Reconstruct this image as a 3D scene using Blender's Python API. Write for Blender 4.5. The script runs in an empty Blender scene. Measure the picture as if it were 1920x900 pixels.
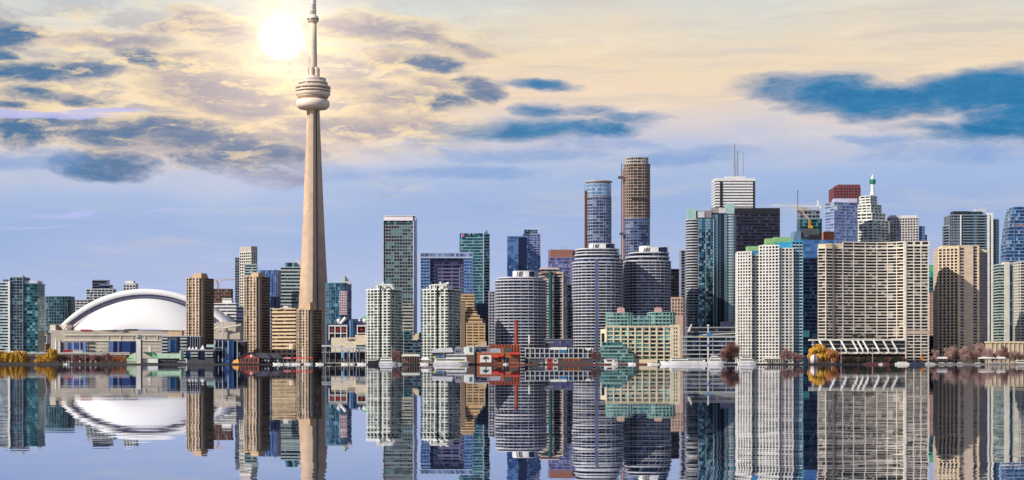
import bpy, math, random
from mathutils import Vector
R=math.radians; rnd=random.Random(7)
S=bpy.context.scene; C=S.collection
# ------------------------------------------------------------ camera, sun, sky, exposure
F=3143.0; HZ=679.5; H=2.0                      # focal length in photo pixels, horizon row, eye height
cd=bpy.data.cameras.new('camera'); cam=bpy.data.objects.new('camera',cd); C.objects.link(cam); S.camera=cam
cam.location=(0,0,H); cam.rotation_euler=(R(90),0,0)
cd.sensor_width=36; cd.lens=36*F/1920; cd.shift_y=(HZ-450)/1920; cd.clip_start=0.5; cd.clip_end=90000
SUN=Vector((-0.80,-0.52,0.62)).normalized()
sl=bpy.data.lights.new('sun','SUN'); sl.energy=4.8; sl.angle=R(0.5); sl.color=(1.0,0.92,0.82)
so=bpy.data.objects.new('sun',sl); C.objects.link(so); so.rotation_euler=SUN.to_track_quat('Z','Y').to_euler()
S.view_settings.view_transform='Standard'; S.view_settings.look='None'; S.view_settings.exposure=0; S.view_settings.gamma=1
S.view_settings.use_curve_mapping=False
def lin(c): return tuple((x/255/12.92 if x/255<=0.04045 else ((x/255+0.055)/1.055)**2.4) for x in c)
W=bpy.data.worlds.new('World'); S.world=W; W.use_nodes=True
NT=W.node_tree; N=NT.nodes; LK=NT.links; N.clear()
def mth(op,a,b=None,c=None,clamp=False):
    n=N.new('ShaderNodeMath'); n.operation=op; n.use_clamp=clamp
    for i,v in enumerate((a,b,c)):
        if v is None: continue
        if isinstance(v,(int,float)): n.inputs[i].default_value=v
        else: LK.new(v,n.inputs[i])
    return n.outputs[0]
def mixc(f,a,b,mode='MIX'):
    n=N.new('ShaderNodeMix'); n.data_type='RGBA'; n.blend_type=mode
    for s,v in ((0,f),(6,a),(7,b)):
        if isinstance(v,(int,float)): n.inputs[s].default_value=v
        elif isinstance(v,tuple): n.inputs[s].default_value=(*v,1)
        else: LK.new(v,n.inputs[s])
    return n.outputs[2]
def sstep(x,a,b):
    n=N.new('ShaderNodeMapRange'); n.interpolation_type='SMOOTHSTEP'
    LK.new(x,n.inputs[0]); n.inputs[1].default_value=a; n.inputs[2].default_value=b; return n.outputs[0]
def wnoise(u,v,su,sv,det=6,off=0.0,rough=0.55):
    cx=N.new('ShaderNodeCombineXYZ'); LK.new(mth('MULTIPLY',u,su),cx.inputs[0]); LK.new(mth('MULTIPLY_ADD',v,sv,off),cx.inputs[1]); cx.inputs[2].default_value=off
    n=N.new('ShaderNodeTexNoise'); n.inputs['Scale'].default_value=1; n.inputs['Detail'].default_value=det; n.inputs['Roughness'].default_value=rough
    LK.new(cx.outputs[0],n.inputs['Vector']); return n.outputs['Fac']
tc=N.new('ShaderNodeTexCoord'); sp=N.new('ShaderNodeSeparateXYZ'); LK.new(tc.outputs['Generated'],sp.inputs[0])
dx,dy,dz=sp.outputs
az=mth('ARCTAN2',dx,dy)                                        # compass direction
hor=mth('SQRT',mth('ADD',mth('MULTIPLY',dx,dx),mth('MULTIPLY',dy,dy)))
el=mth('DIVIDE',dz,mth('MAXIMUM',hor,0.001))                  # tangent of the elevation
def sky_uv(px,py):
    u=math.atan((px-960)/F); return u,(HZ-py)/F*math.cos(u)
U=lambda px:px/F
# gentle warping so that cloud edges fray
w1=wnoise(az,el,18,45,5,3.1); w2=wnoise(az,el,22,60,5,8.7)
azw=mth('MULTIPLY_ADD',mth('SUBTRACT',w1,0.5),U(150),az)
elw=mth('MULTIPLY_ADD',mth('SUBTRACT',w2,0.5),U(42),el)
# air colours from the horizon up
ramp=N.new('ShaderNodeValToRGB'); cr=ramp.color_ramp
stops=[(680,(196,206,234)),(590,(184,197,232)),(480,(170,187,226)),(390,(158,181,223)),(330,(166,188,226)),(285,(190,198,222)),(240,(220,210,210)),(195,(240,216,192)),(130,(241,219,190)),(60,(229,217,198)),(-10,(212,216,213)),(-150,(160,178,205)),(-400,(84,112,160)),(-900,(58,86,140))]
vmax=(HZ+900)/F
cr.elements[0].color=(*lin(stops[0][1]),1); cr.elements[1].color=(*lin(stops[-1][1]),1)
for py,c in stops[1:-1]:
    e=cr.elements.new((HZ-py)/F/vmax); e.color=(*lin(c),1)
big=wnoise(az,el,9,26,5,1.7)
left=sstep(mth('MULTIPLY',az,-1.0),-0.02,0.22)                # the sunlit side of the sky reaches lower
els=mth('ADD',el,mth('ADD',mth('MULTIPLY',mth('SUBTRACT',big,0.5),U(150)),mth('MULTIPLY',left,U(62))))
LK.new(mth('DIVIDE',els,vmax,clamp=True),ramp.inputs[0])
col=ramp.outputs[0]
# high thin cloud streaks
cir=wnoise(azw,elw,14,75,7,5.3,0.6)
upper=sstep(el,U(330),U(520))
col=mixc(mth('MULTIPLY',sstep(cir,0.5,0.75),mth('MULTIPLY',upper,0.35)),col,lin((255,244,220)))
cir2=wnoise(azw,elw,10,90,6,11.3,0.6)
col=mixc(mth('MULTIPLY',sstep(cir2,0.50,0.74),0.42),col,lin((196,198,205)))
cir3=wnoise(azw,elw,7,120,8,51.3,0.62)
col=mixc(mth('MULTIPLY',mth('MULTIPLY',sstep(cir3,0.48,0.66),upper),0.45),col,lin((205,198,190)))
col=mixc(mth('MULTIPLY',mth('MULTIPLY',sstep(cir3,0.52,0.72),sstep(el,U(420),U(250))),0.35),col,lin((190,200,228)))
fine=wnoise(azw,elw,38,120,10,15.9,0.68)
tuft=wnoise(azw,elw,95,260,8,44.2,0.7)
def cloudbody(blobs,gain=1.0):
    best=None
    for (px,py,rx,ry,rot,w) in blobs:
        u,v=sky_uv(px,py); c,s=math.cos(R(rot)),math.sin(R(rot))
        a=mth('SUBTRACT',azw,u); b=mth('SUBTRACT',elw,v)
        p=mth('ADD',mth('MULTIPLY',a,c*F/rx),mth('MULTIPLY',b,s*F/rx))
        q=mth('ADD',mth('MULTIPLY',a,-s*F/ry),mth('MULTIPLY',b,c*F/ry))
        m=mth('MULTIPLY',mth('SUBTRACT',1.0,mth('ADD',mth('MULTIPLY',p,p),mth('MULTIPLY',q,q))),w)
        best=m if best is None else mth('MAXIMUM',best,m)
    best=mth('MAXIMUM',best,-2.5)
    return mth('MULTIPLY_ADD',mth('SUBTRACT',tuft,0.5),1.2*gain,mth('MULTIPLY_ADD',mth('SUBTRACT',fine,0.5),3.6*gain,best))
def cloudmask(blobs,soft0,soft1,amp): return sstep(cloudbody(blobs,amp),soft0,soft1)
# broken deck of small clouds on the sunward side: torn bright edges, grey hearts
mott=wnoise(azw,elw,24,74,10,21.4,0.68); mott2=wnoise(azw,elw,30,105,10,33.1,0.7)
region=mth('MULTIPLY',mth('MULTIPLY',sstep(mth('MULTIPLY_ADD',mth('SUBTRACT',w1,0.5),U(260),el),U(330),U(450)),sstep(el,U(740),U(560))),sstep(mth('MULTIPLY',az,-1.0),U(-90),U(260)))
col=mixc(mth('MULTIPLY',mth('MULTIPLY',sstep(mott,0.44,0.58),region),0.6),col,lin((146,150,174)))
mauve=[(700,55,140,22,-2,1.2),(775,65,80,14,-8,1),(640,50,70,22,0,.9),(400,45,62,22,-10,1),(345,55,60,14,6,.8),(430,72,50,16,0,.8),(215,80,110,13,0,.9),(415,168,120,44,-4,1.2),(350,115,90,16,0,.8),(470,195,80,32,0,1),(425,265,170,34,-6,1),(300,280,110,20,0,.9),
 (650,238,120,22,0,1),(760,180,70,20,0,.7),(860,88,70,10,-12,.8),(830,160,60,14,-6,.6),(730,108,40,10,0,.6),(500,270,95,34,-8,1.1),(525,330,70,17,0,1),(700,165,60,12,0,.6),(780,230,90,16,-4,.7),(560,235,70,18,0,.7)]
bm=cloudbody(mauve)
col=mixc(mth('MULTIPLY',mth('MULTIPLY',sstep(bm,-1.5,-0.3),sstep(el,U(340),U(460))),0.4),col,lin((255,226,170)))
col=mixc(mth('MULTIPLY',sstep(bm,-1.0,1.3),0.85),col,lin((140,142,172)))
blue=[(8,72,55,30,-5,1.2),(5,100,35,16,0,1),(60,135,95,19,2,1.2),(150,130,85,18,0,1),(185,132,45,13,0,1),(265,108,52,18,0,1.1),(75,174,55,14,0,1),(160,186,45,10,0,.8),(35,245,75,24,-4,1.2),(95,228,110,15,0,.9),(175,188,40,9,0,.6),(250,245,130,18,2,1),(330,240,100,20,0,1),(195,313,100,25,0,1.2),(385,305,60,17,0,.8),(200,262,80,14,0,.7),
 (370,262,110,26,-3,1),(460,288,90,26,-6,1),(812,116,60,14,-6,1.1),(912,172,34,24,-14,1.1),(838,190,42,16,0,1),(880,150,24,9,0,.6),(30,195,40,9,0,.7)]
bb=cloudbody(blue)
col=mixc(mth('MULTIPLY',mth('MULTIPLY',sstep(bb,-1.4,-0.2),sstep(el,U(350),U(430))),0.3),col,lin((250,225,185)))
col=mixc(mth('MULTIPLY',sstep(bb,-0.9,1.15),0.94),col,mixc(sstep(az,U(-1000),U(-500)),lin((30,106,156)),lin((80,116,160))))
col=mixc(mth('MULTIPLY',mth('MULTIPLY',sstep(mott2,0.50,0.64),region),0.72),col,lin((255,230,180)))
deep=[(1010,160,62,9,-3,1.2),(1012,205,52,13,0,1.1),(1010,240,150,22,1,1.3),(1115,238,100,18,0,1.2),(930,245,60,16,6,1),(1165,216,60,9,-6,.7),(1100,205,60,9,0,.6),
 (1530,170,125,30,-4,1.3),(1660,188,190,34,-2,1.7),(1840,168,180,40,3,1.8),(1960,170,190,50,0,1.9),(1900,238,180,26,2,1.4),(1780,240,110,14,-4,.9),(1930,205,110,45,0,1.6),(1450,168,60,12,10,.8)]
bd=cloudbody(deep,.72)
col=mixc(mth('MULTIPLY',sstep(bd,-1.0,0.1),0.30),col,lin((190,190,205)))
deepc=mixc(mth('MULTIPLY',sstep(tuft,0.42,0.66),0.35),lin((30,122,176)),lin((74,146,190)))
deepc=mixc(mth('MULTIPLY',sstep(fine,0.40,0.7),0.45),deepc,lin((22,104,156)))
col=mixc(mth('MULTIPLY',sstep(bd,-0.9,1.5),0.97),col,deepc)
low=[(860,320,160,13,-1,1),(1000,290,170,14,0,.9),(1250,300,110,13,0,.9),(1130,270,120,16,0,.8),(1640,265,70,9,-8,.8),(1800,285,160,14,0,.8),(60,300,110,22,0,.9),(640,322,70,14,0,.7),(1330,285,90,9,0,.6)]
col=mixc(mth('MULTIPLY',cloudmask(low,-0.9,1.3,.9),0.6),col,lin((112,156,214)))
pale=[(70,214,160,9,1,1.4),(190,206,100,7,2,1.3),(110,400,62,7,8,1),(60,425,80,3,4,.7),(330,392,60,4,4,.5)]
col=mixc(mth('MULTIPLY',cloudmask(pale,-0.2,0.9,.35),0.8),col,lin((184,190,240)))
# bright low sun veiled by the cloud, with its glare in the air around it
su,sv=sky_uv(528,70)
a_=mth('SUBTRACT',az,su); b_=mth('SUBTRACT',el,sv)
rr=mth('SQRT',mth('ADD',mth('MULTIPLY',a_,a_),mth('MULTIPLY',b_,b_)))
g1=mth('EXPONENT',mth('MULTIPLY',rr,-1/U(66))); g2=mth('EXPONENT',mth('MULTIPLY',rr,-1/U(210)))
col=mixc(g1,col,(0.95,0.74,0.46),'ADD'); col=mixc(mth('MULTIPLY',g2,0.5),col,(0.42,0.27,0.10),'ADD')
col=mixc(sstep(rr,U(46),U(27)),col,(2.4,2.3,2.1))
# the clear sky above and behind
sky=N.new('ShaderNodeTexSky'); sky.sky_type='NISHITA'; sky.sun_disc=False
sky.sun_elevation=math.asin(SUN.z); sky.sun_rotation=math.atan2(SUN.x,SUN.y)
clear=mth('MULTIPLY',sstep(el,0.30,0.9),0.55)
front=mixc(clear,mixc(1.0,col,(10,10,10),'MULTIPLY'),sky.outputs[0])
bg=N.new('ShaderNodeBackground'); bg.inputs['Strength'].default_value=0.1; LK.new(front,bg.inputs['Color'])
ow=N.new('ShaderNodeOutputWorld'); LK.new(bg.outputs[0],ow.inputs[0])
try: W.cycles.sampling_method='MANUAL'; W.cycles.sample_map_resolution=1024
except Exception: pass
# ------------------------------------------------------------ materials
_M={}
def newmat(name):
    m=bpy.data.materials.new(name); m.use_nodes=True; t=m.node_tree; t.nodes.clear()
    o=t.nodes.new('ShaderNodeOutputMaterial'); p=t.nodes.new('ShaderNodeBsdfPrincipled'); t.links.new(p.outputs[0],o.inputs[0]); return m,t,p
def M(c,rough=0.7,metal=0.0,var=0.12,name='paint',scale=0.25):
    k=(c,rough,metal,var,name)
    if k in _M: return _M[k]
    m,t,p=newmat(name); nz=t.nodes.new('ShaderNodeTexNoise'); nz.inputs['Scale'].default_value=scale; nz.inputs['Detail'].default_value=6
    g=t.nodes.new('ShaderNodeNewGeometry'); t.links.new(g.outputs['Position'],nz.inputs['Vector'])
    r=t.nodes.new('ShaderNodeValToRGB'); r.color_ramp.elements[0].position=0.3; r.color_ramp.elements[1].position=0.7
    r.color_ramp.elements[0].color=(*[x*(1-var) for x in c],1); r.color_ramp.elements[1].color=(*[min(1,x*(1+var)) for x in c],1)
    t.links.new(nz.outputs['Fac'],r.inputs[0]); t.links.new(r.outputs[0],p.inputs['Base Color'])
    p.inputs['Roughness'].default_value=rough; p.inputs['Metallic'].default_value=metal; _M[k]=m; return m
def G(dark,mid,light,cell=2.6,metal=0.5,rough=0.1,pl=0.86,pm=0.42,name='glazing'):
    "window glass: every pane its own tone (blinds, rooms, coatings)"
    k=(dark,mid,light,cell,metal,pl,pm)
    if k in _M: return _M[k]
    m,t,p=newmat(name); g=t.nodes.new('ShaderNodeNewGeometry'); s=t.nodes.new('ShaderNodeSeparateXYZ'); t.links.new(g.outputs['Position'],s.inputs[0])
    def mt(op,a,b,c=None):
        n=t.nodes.new('ShaderNodeMath'); n.operation=op
        for i,v in enumerate((a,b,c)):
            if v is None: continue
            if isinstance(v,(int,float)): n.inputs[i].default_value=v
            else: t.links.new(v,n.inputs[i])
        return n.outputs[0]
    q=mt('FLOOR',mt('DIVIDE',mt('MULTIPLY_ADD',s.outputs[1],0.62,s.outputs[0]),cell),0)
    oi=t.nodes.new('ShaderNodeObjectInfo'); cx=t.nodes.new('ShaderNodeCombineXYZ')
    t.links.new(q,cx.inputs[0]); t.links.new(mt('MULTIPLY',oi.outputs['Random'],977.0),cx.inputs[1])
    wn=t.nodes.new('ShaderNodeTexWhiteNoise'); wn.noise_dimensions='3D'; t.links.new(cx.outputs[0],wn.inputs['Vector'])
    r=t.nodes.new('ShaderNodeValToRGB'); r.color_ramp.interpolation='CONSTANT'
    e=r.color_ramp.elements; e[0].position=0; e[0].color=(*dark,1); e[1].position=pm; e[1].color=(*mid,1)
    x=e.new(pl); x.color=(*light,1)
    t.links.new(wn.outputs['Value'],r.inputs[0]); t.links.new(r.outputs[0],p.inputs['Base Color'])
    # slightly uneven panes
    nz=t.nodes.new('ShaderNodeTexNoise'); nz.inputs['Scale'].default_value=0.12; t.links.new(g.outputs['Position'],nz.inputs['Vector'])
    t.links.new(mt('MULTIPLY_ADD',nz.outputs['Fac'],0.16,rough-0.05),p.inputs['Roughness'])
    p.inputs['Metallic'].default_value=metal; _M[k]=m; return m
white=M((.78,.77,.73),.6,name='white_paint'); offwh=M((.66,.63,.56),.7,name='pale_concrete'); cream=M((.74,.61,.40),.75,name='cream_stone')
beige=M((.62,.50,.36),.75,name='beige_concrete'); tan=M((.46,.32,.185),.8,name='tan_brick'); brown=M((.26,.18,.125),.8,name='brown_brick'); dbrown=M((.12,.085,.065),.85,name='dark_brown_brick')
conc=M((.60,.43,.30),.8,var=.14,name='warm_concrete',scale=.09); gconc=M((.40,.38,.36),.8,name='grey_concrete'); lgrey=M((.56,.57,.60),.55,name='light_grey_panel'); mgrey=M((.26,.28,.33),.6,name='mid_grey_panel')
dgrey=M((.07,.075,.09),.6,name='dark_grey_panel'); navyp=M((.03,.04,.08),.5,name='navy_panel'); black=M((.015,.016,.022),.5,name='black_panel'); lilac=M((.42,.45,.62),.4,name='lilac_panel')
aqua=M((.33,.52,.49),.3,name='aqua_glass_panel'); tealp=M((.05,.18,.20),.35,name='teal_panel'); greenr=M((.22,.42,.18),.6,name='bright_green_roof'); mint=M((.44,.62,.46),.6,name='pale_green_roof'); copper=M((.12,.42,.28),.55,name='green_copper')
orange=M((.55,.14,.045),.8,name='orange_brick'); redp=M((.55,.03,.03),.5,name='red_paint'); redbr=M((.20,.055,.05),.7,name='red_granite'); pink=M((.55,.33,.29),.75,name='pink_stone'); rust=M((.40,.16,.08),.8,name='rust_panel')
bluep=M((.04,.20,.42),.35,name='blue_panel'); cyanp=M((.04,.34,.55),.3,name='cyan_panel'); steel=M((.45,.47,.50),.35,.7,name='steel'); yellow=M((.75,.42,.03),.6,name='yellow_paint'); wood=M((.16,.09,.05),.85,name='dark_timber')
gT=G((.006,.02,.028),(.02,.07,.085),(.13,.27,.28)); gN=G((.006,.008,.018),(.016,.026,.06),(.10,.13,.21)); gB=G((.02,.07,.17),(.05,.15,.33),(.20,.36,.58))
gG=G((.010,.012,.018),(.03,.04,.055),(.2,.24,.27)); gK=G((.006,.007,.01),(.014,.015,.02),(.10,.10,.10),metal=.2,pl=.93); gS=G((.10,.16,.30),(.22,.30,.48),(.45,.52,.66)); gTL=G((.008,.03,.04),(.04,.14,.15),(.24,.42,.40)); gBr=G((.03,.02,.016),(.07,.05,.04),(.3,.25,.2),metal=.25)
gP=G((.06,.07,.16),(.13,.15,.30),(.35,.38,.55)); gC=G((.01,.08,.16),(.02,.22,.40),(.05,.45,.65),cell=2.2); gGr=G((.008,.012,.012),(.03,.06,.052),(.34,.46,.38),pl=.84)
# ------------------------------------------------------------ geometry helpers
def X(px,Y): return (px-960)*Y/F
def Z(py,Y): return H+(HZ-py)*Y/F
G0=1.0                                                        # quay level above the water
class MB:
    def __init__(s): s.v=[]; s.f=[]
    def prism(s,poly,z0,z1,top=None):
        n=len(poly); b=len(s.v); tp=top or poly
        s.v+=[(p[0],p[1],z0) for p in poly]+[(p[0],p[1],z1) for p in tp]
        s.f+=[(b+i,b+(i+1)%n,b+n+(i+1)%n,b+n+i) for i in range(n)]+[tuple(range(b+n,b+2*n)),tuple(range(b+n-1,b-1,-1))]; return s
    def box(s,x,y,z,sx,sy,sz,rz=0):
        "x,y centre, z bottom"
        c,q=math.cos(rz),math.sin(rz)
        return s.prism([(x+a*sx/2*c-b*sy/2*q,y+a*sx/2*q+b*sy/2*c) for a,b in ((-1,-1),(1,-1),(1,1),(-1,1))],z,z+sz)
    def tube(s,p,q,r0,r1=None,n=6):
        p=Vector(p);q=Vector(q);d=(q-p).normalized(); r1=r0 if r1 is None else r1
        a=d.orthogonal().normalized(); c=d.cross(a); b=len(s.v)
        for o,r in ((p,r0),(q,r1)):
            for i in range(n):
                t=2*math.pi*i/n; s.v.append(tuple(o+a*(r*math.cos(t))+c*(r*math.sin(t))))
        s.f+=[(b+i,b+(i+1)%n,b+n+(i+1)%n,b+n+i) for i in range(n)]+[tuple(range(b+n,b+2*n)),tuple(range(b+n-1,b-1,-1))]; return s
    def lathe(s,x,y,prof,n=32):
        b=len(s.v)
        for r,z in prof:
            for i in range(n):
                t=2*math.pi*i/n; s.v.append((x+r*math.cos(t),y+r*math.sin(t),z))
        for k in range(len(prof)-1):
            for i in range(n):
                j=(i+1)%n; s.f.append((b+k*n+i,b+k*n+j,b+(k+1)*n+j,b+(k+1)*n+i))
        s.f.append(tuple(b+n-1-i for i in range(n))); m=b+(len(prof)-1)*n; s.f.append(tuple(m+i for i in range(n))); return s
    def loft(s,rings):
        n=len(rings[0]); b=len(s.v)
        for r in rings: s.v+=[tuple(p) for p in r]
        for k in range(len(rings)-1):
            for i in range(n):
                j=(i+1)%n; s.f.append((b+k*n+i,b+k*n+j,b+(k+1)*n+j,b+(k+1)*n+i))
        s.f.append(tuple(b+n-1-i for i in range(n))); m=b+(len(rings)-1)*n; s.f.append(tuple(m+i for i in range(n))); return s
    def build(s,name,mat,root=None,smooth=False,abs_=True):
        off=root.location if (root is not None and abs_) else Vector((0,0,0))
        me=bpy.data.meshes.new(name); me.from_pydata([(a-off[0],b-off[1],c-off[2]) for a,b,c in s.v],[],s.f); me.materials.append(mat)
        if smooth:
            me.polygons.foreach_set('use_smooth',[len(p.vertices)<=4 for p in me.polygons])
        me.update(); o=bpy.data.objects.new(name,me); C.objects.link(o); o.parent=root; return o
def sub(o,par): o.parent=par; return o
def thing(name,label,cat,x,y,z=G0,group=None):
    o=bpy.data.objects.new(name,None); C.objects.link(o); o.location=(x,y,z); o['label']=label; o['category']=cat
    if group: o['group']=group
    return o
def tag(o,label,cat,group=None):
    o['label']=label; o['category']=cat
    if group: o['group']=group
    return o
def rect(x0,x1,x2,Y,th=35,dep=None,da=None):
    "footprint whose nearest corner stands at column x1; left face reaches x0, right face x2"
    c,s=math.cos(R(th)),math.sin(R(th)); X1=X(x1,Y); t0=(x0-960)/F; t2=(x2-960)/F
    a=da if da is not None else (X1-t0*Y)/(c+t0*s)
    b=dep if dep is not None else (t2*Y-X1)/(s-t2*c)
    P1=(X1,Y);P0=(X1-a*c,Y+a*s);P2=(X1+b*s,Y+b*c);P3=(P0[0]+P2[0]-X1,P0[1]+P2[1]-Y)
    return [P1,P2,P3,P0]
def flat(x0,x1,Y,dep=25): return [(X(x0,Y),Y),(X(x1,Y),Y),(X(x1,Y),Y+dep),(X(x0,Y),Y+dep)]
def rounded(x0,x1,Y,ry=20,n=28,p=2.0,rot=0):
    Yc=Y+ry; rx=(x1-x0)/2*Yc/F; cx=X((x0+x1)/2,Yc); out=[]
    for i in range(n):
        t=2*math.pi*i/n-math.pi/2; a,b=math.cos(t),math.sin(t)
        x=math.copysign(abs(a)**(2/p),a)*rx; y=math.copysign(abs(b)**(2/p),b)*ry; out.append((cx+x,Yc+y))
    return out
def cen(P): return (sum(p[0] for p in P)/len(P),sum(p[1] for p in P)/len(P))
def offset(P,d):
    n=len(P); out=[]
    for i in range(n):
        a,b,c=P[i-1],P[i],P[(i+1)%n]
        e1=Vector((b[0]-a[0],b[1]-a[1])).normalized(); e2=Vector((c[0]-b[0],c[1]-b[1])).normalized()
        n1=Vector((e1.y,-e1.x)); n2=Vector((e2.y,-e2.x)); m=n1+n2; k=max(0.35,1+n1.dot(n2))
        out.append((b[0]+m.x*d/k,b[1]+m.y*d/k))
    return out
_cnt={}; _stuff={}
def put(root,name,me,loc,rz=0):
    "one more part sharing a mesh; past a hundred of one part the rest are gathered"
    k=(root.name,name); _cnt[k]=_cnt.get(k,0)+1
    if _cnt[k]>100: _stuff.setdefault(k,[]).append((me,loc,rz)); return None
    o=bpy.data.objects.new(name,me); C.objects.link(o); o.parent=root; o.location=loc; o.rotation_euler=(0,0,rz); return o
def flush():
    for (rn,name),L in _stuff.items():
        root=bpy.data.objects[rn]; v=[];f=[];mats=[]
        for me,loc,rz in L:
            c,s=math.cos(rz),math.sin(rz); b=len(v)
            v+=[(p.co.x*c-p.co.y*s+loc[0],p.co.x*s+p.co.y*c+loc[1],p.co.z+loc[2]) for p in me.vertices]; f+=[tuple(b+i for i in q.vertices) for q in me.polygons]
            if not mats: mats=[me.materials[0]]
        m=bpy.data.meshes.new(name); m.from_pydata(v,[],f); m.materials.append(mats[0]); o=bpy.data.objects.new(name,m); C.objects.link(o); o.parent=root; o['kind']='stuff'
def mesh_of(mb,mat,name='part'):
    me=bpy.data.meshes.new(name); me.from_pydata(mb.v,[],mb.f); me.materials.append(mat); return me
def sec(root,P,z0,z1,fh=3.1,slab=(None,.3,.3),gl=None,pier=None,roof=1.2,roofm=None,sname='floor_band',skip=None):
    "a run of storeys: on each a band of windows and a floor band, piers up the faces, a roof rim"
    ox,oy,oz=root.location; L=[(p[0]-ox,p[1]-oy) for p in P]
    sm,sf,so_=slab; n=max(1,round((z1-z0)/fh)); fh=(z1-z0)/n; th=fh*sf
    g=MB().prism(L,0,fh-th); gme=mesh_of(g,gl,'window_band'); s=MB().prism(offset(L,so_),0,th); sme=mesh_of(s,sm,sname)
    for i in range(n):
        z=z0-oz+i*fh
        put(root,sname,sme,(0,0,z)); put(root,'window_band',gme,(0,0,z+th))
    if roof:
        MB().prism(offset(P,so_+.05),z1,z1+roof).build('roof',roofm or sm,root)
    if pier:
        for pr in (pier if isinstance(pier,list) else [pier]):
            pm,spc,w,out=pr[:4]; edges=pr[4] if len(pr)>4 else None
            pme=mesh_of(MB().box(0,-(out-.4)/2,0,w,out+.4,z1-z0-.02),pm,'pier')
            m=len(L)
            for e in range(m):
                if edges is not None and e not in edges: continue
                a=Vector(L[e]);b=Vector(L[(e+1)%m]); d=b-a; ln=d.length
                if ln<.3: continue
                d.normalize(); nrm=(d.y,-d.x)
                if nrm[1]>0.3: continue
                k=max(1,round(ln/spc))
                for j in range(k+(1 if edges is not None else 0)):
                    p=a+d*(ln*j/k); p2=p+Vector(nrm)*0.0
                    put(root,'pier',pme,(p2.x,p2.y,z0-oz+.01),math.atan2(d.y,d.x))
def blk(root,name,P,z0,z1,mat,top=None): return MB().prism(P,z0,z1,top).build(name,mat,root)
def pb(root,name,x0,x1,yt,yb,Y,dep,mat): return blk(root,name,flat(x0,x1,Y,dep),Z(yb,Y),Z(yt,Y),mat)
def windows(root,a,b,z0,z1,nx,nz,mat,fx=.6,fz=.6,name='window',proud=.12):
    "individual panes on a wall running from a to b (world x,y), outward to its right-hand side"
    ox,oy,oz=root.location; a=Vector(a);b=Vector(b);d=b-a;ln=d.length;d.normalize();nrm=Vector((d.y,-d.x))
    cw=ln/nx;ch=(z1-z0)/nz; me=mesh_of(MB().box(0,0,0,cw*fx,proud*2,ch*fz),mat,name); rz=math.atan2(d.y,d.x)
    for k in range(nz-1,-1,-1):
        for i in range(nx):
            p=a+d*(cw*(i+.5)); put(root,name,me,(p.x-ox,p.y-oy,z0-oz+ch*(k+(1-fz)/2)),rz)
def bld(label,P,group=None,cat='building',name=None):
    c=cen(P); w_=label.lower(); name=name or next((n for k,n in (('condo','condo_tower'),('office','office_building'),('tower','tower_building'),('podium','podium'),('block','block_building'),('house','house')) if k in w_),'building'); return thing(name,label,cat,c[0],c[1],G0,group)
# ------------------------------------------------------------ water and land
w=MB(); w.v=[(-30000,-3000,0),(30000,-3000,0),(30000,1504,0),(-30000,1504,0)]; w.f=[(0,1,2,3)]
wm,wt,wp=newmat('harbour_water'); wt.nodes.remove(wp); wo=[n for n in wt.nodes if n.type=='OUTPUT_MATERIAL'][0]
def wn(tp): return wt.nodes.new(tp)
gl_=wn('ShaderNodeBsdfGlossy'); gl_.inputs['Roughness'].default_value=0.004; gl_.inputs['Color'].default_value=(.88,.90,.96,1)
df=wn('ShaderNodeBsdfDiffuse'); df.inputs['Color'].default_value=(.02,.035,.06,1)
mx=wn('ShaderNodeMixShader'); fr=wn('ShaderNodeFresnel'); fr.inputs['IOR'].default_value=1.33
mr=wn('ShaderNodeMapRange'); mr.inputs[1].default_value=0.0; mr.inputs[2].default_value=0.75; mr.inputs[3].default_value=0.25; mr.inputs[4].default_value=0.93
wt.links.new(fr.outputs[0],mr.inputs[0]); wt.links.new(mr.outputs[0],mx.inputs[0]); wt.links.new(df.outputs[0],mx.inputs[1]); wt.links.new(gl_.outputs[0],mx.inputs[2]); wt.links.new(mx.outputs[0],wo.inputs[0])
geo=wn('ShaderNodeNewGeometry')
def vm(op,a,b):
    n=wn('ShaderNodeVectorMath'); n.operation=op
    for i,v in enumerate((a,b)):
        if isinstance(v,tuple): n.inputs[i].default_value=v
        elif v is not None: wt.links.new(v,n.inputs[i])
    return n.outputs[0]
def rip(sc,amp,det):
    n=wn('ShaderNodeTexNoise'); n.inputs['Scale'].default_value=1; n.inputs['Detail'].default_value=det
    wt.links.new(vm('MULTIPLY',geo.outputs['Position'],sc),n.inputs['Vector']); return vm('MULTIPLY',vm('SUBTRACT',n.outputs['Color'],(.5,.5,.5)),amp)
nr=vm('NORMALIZE',vm('ADD',vm('ADD',rip((.15,1.6,1),(.028,.0011,0),3),rip((.02,.13,1),(.012,.0008,0),2)),(0,0,1)),None)
wt.links.new(nr,gl_.inputs['Normal'])
o=w.build('water',wm); o['kind']='structure'
MB().prism([(-12000,1500),(12000,1500),(30000,60000),(-30000,60000)],-3,G0).build('ground',M((.07,.065,.06),.9,var=.4,name='city_ground',scale=.03))['kind']='structure'
DW=M((.02,.019,.02),.8,name='wet_dark_wall'); GW=M((.20,.19,.17),.85,var=.3,name='stained_wall')
for nm,x0,x1,mt in (('quay_wall',-40,430,M((.05,.047,.045),.9,name='wet_stone')),('quay_wall',430,880,DW),('quay_wall',880,1270,M((.13,.045,.035),.9,name='red_timber_wall')),('quay_wall',1270,1700,DW),('quay_wall',1700,1960,GW)):
    t=tag(MB().prism([(X(x0,1497),1497.5),(X(x1,1497),1497.5),(X(x1,1497),1500),(X(x0,1497),1500)],-1,G0+.15).build(nm,mt),'%s harbour edge wall %s'%(('dark stone' if x0==-40 else 'stone' if mt is GW else 'dark' if mt is DW else 'red timber'),{-40:'below the yellow willows at far left',430:'below the concrete tower and white condos',880:'below the cream arcaded building',1270:'beneath the moored white yachts and dark towers',1700:'beside the lawn at far right'}[x0]),'quay wall','edge walls of the harbour')

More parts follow.
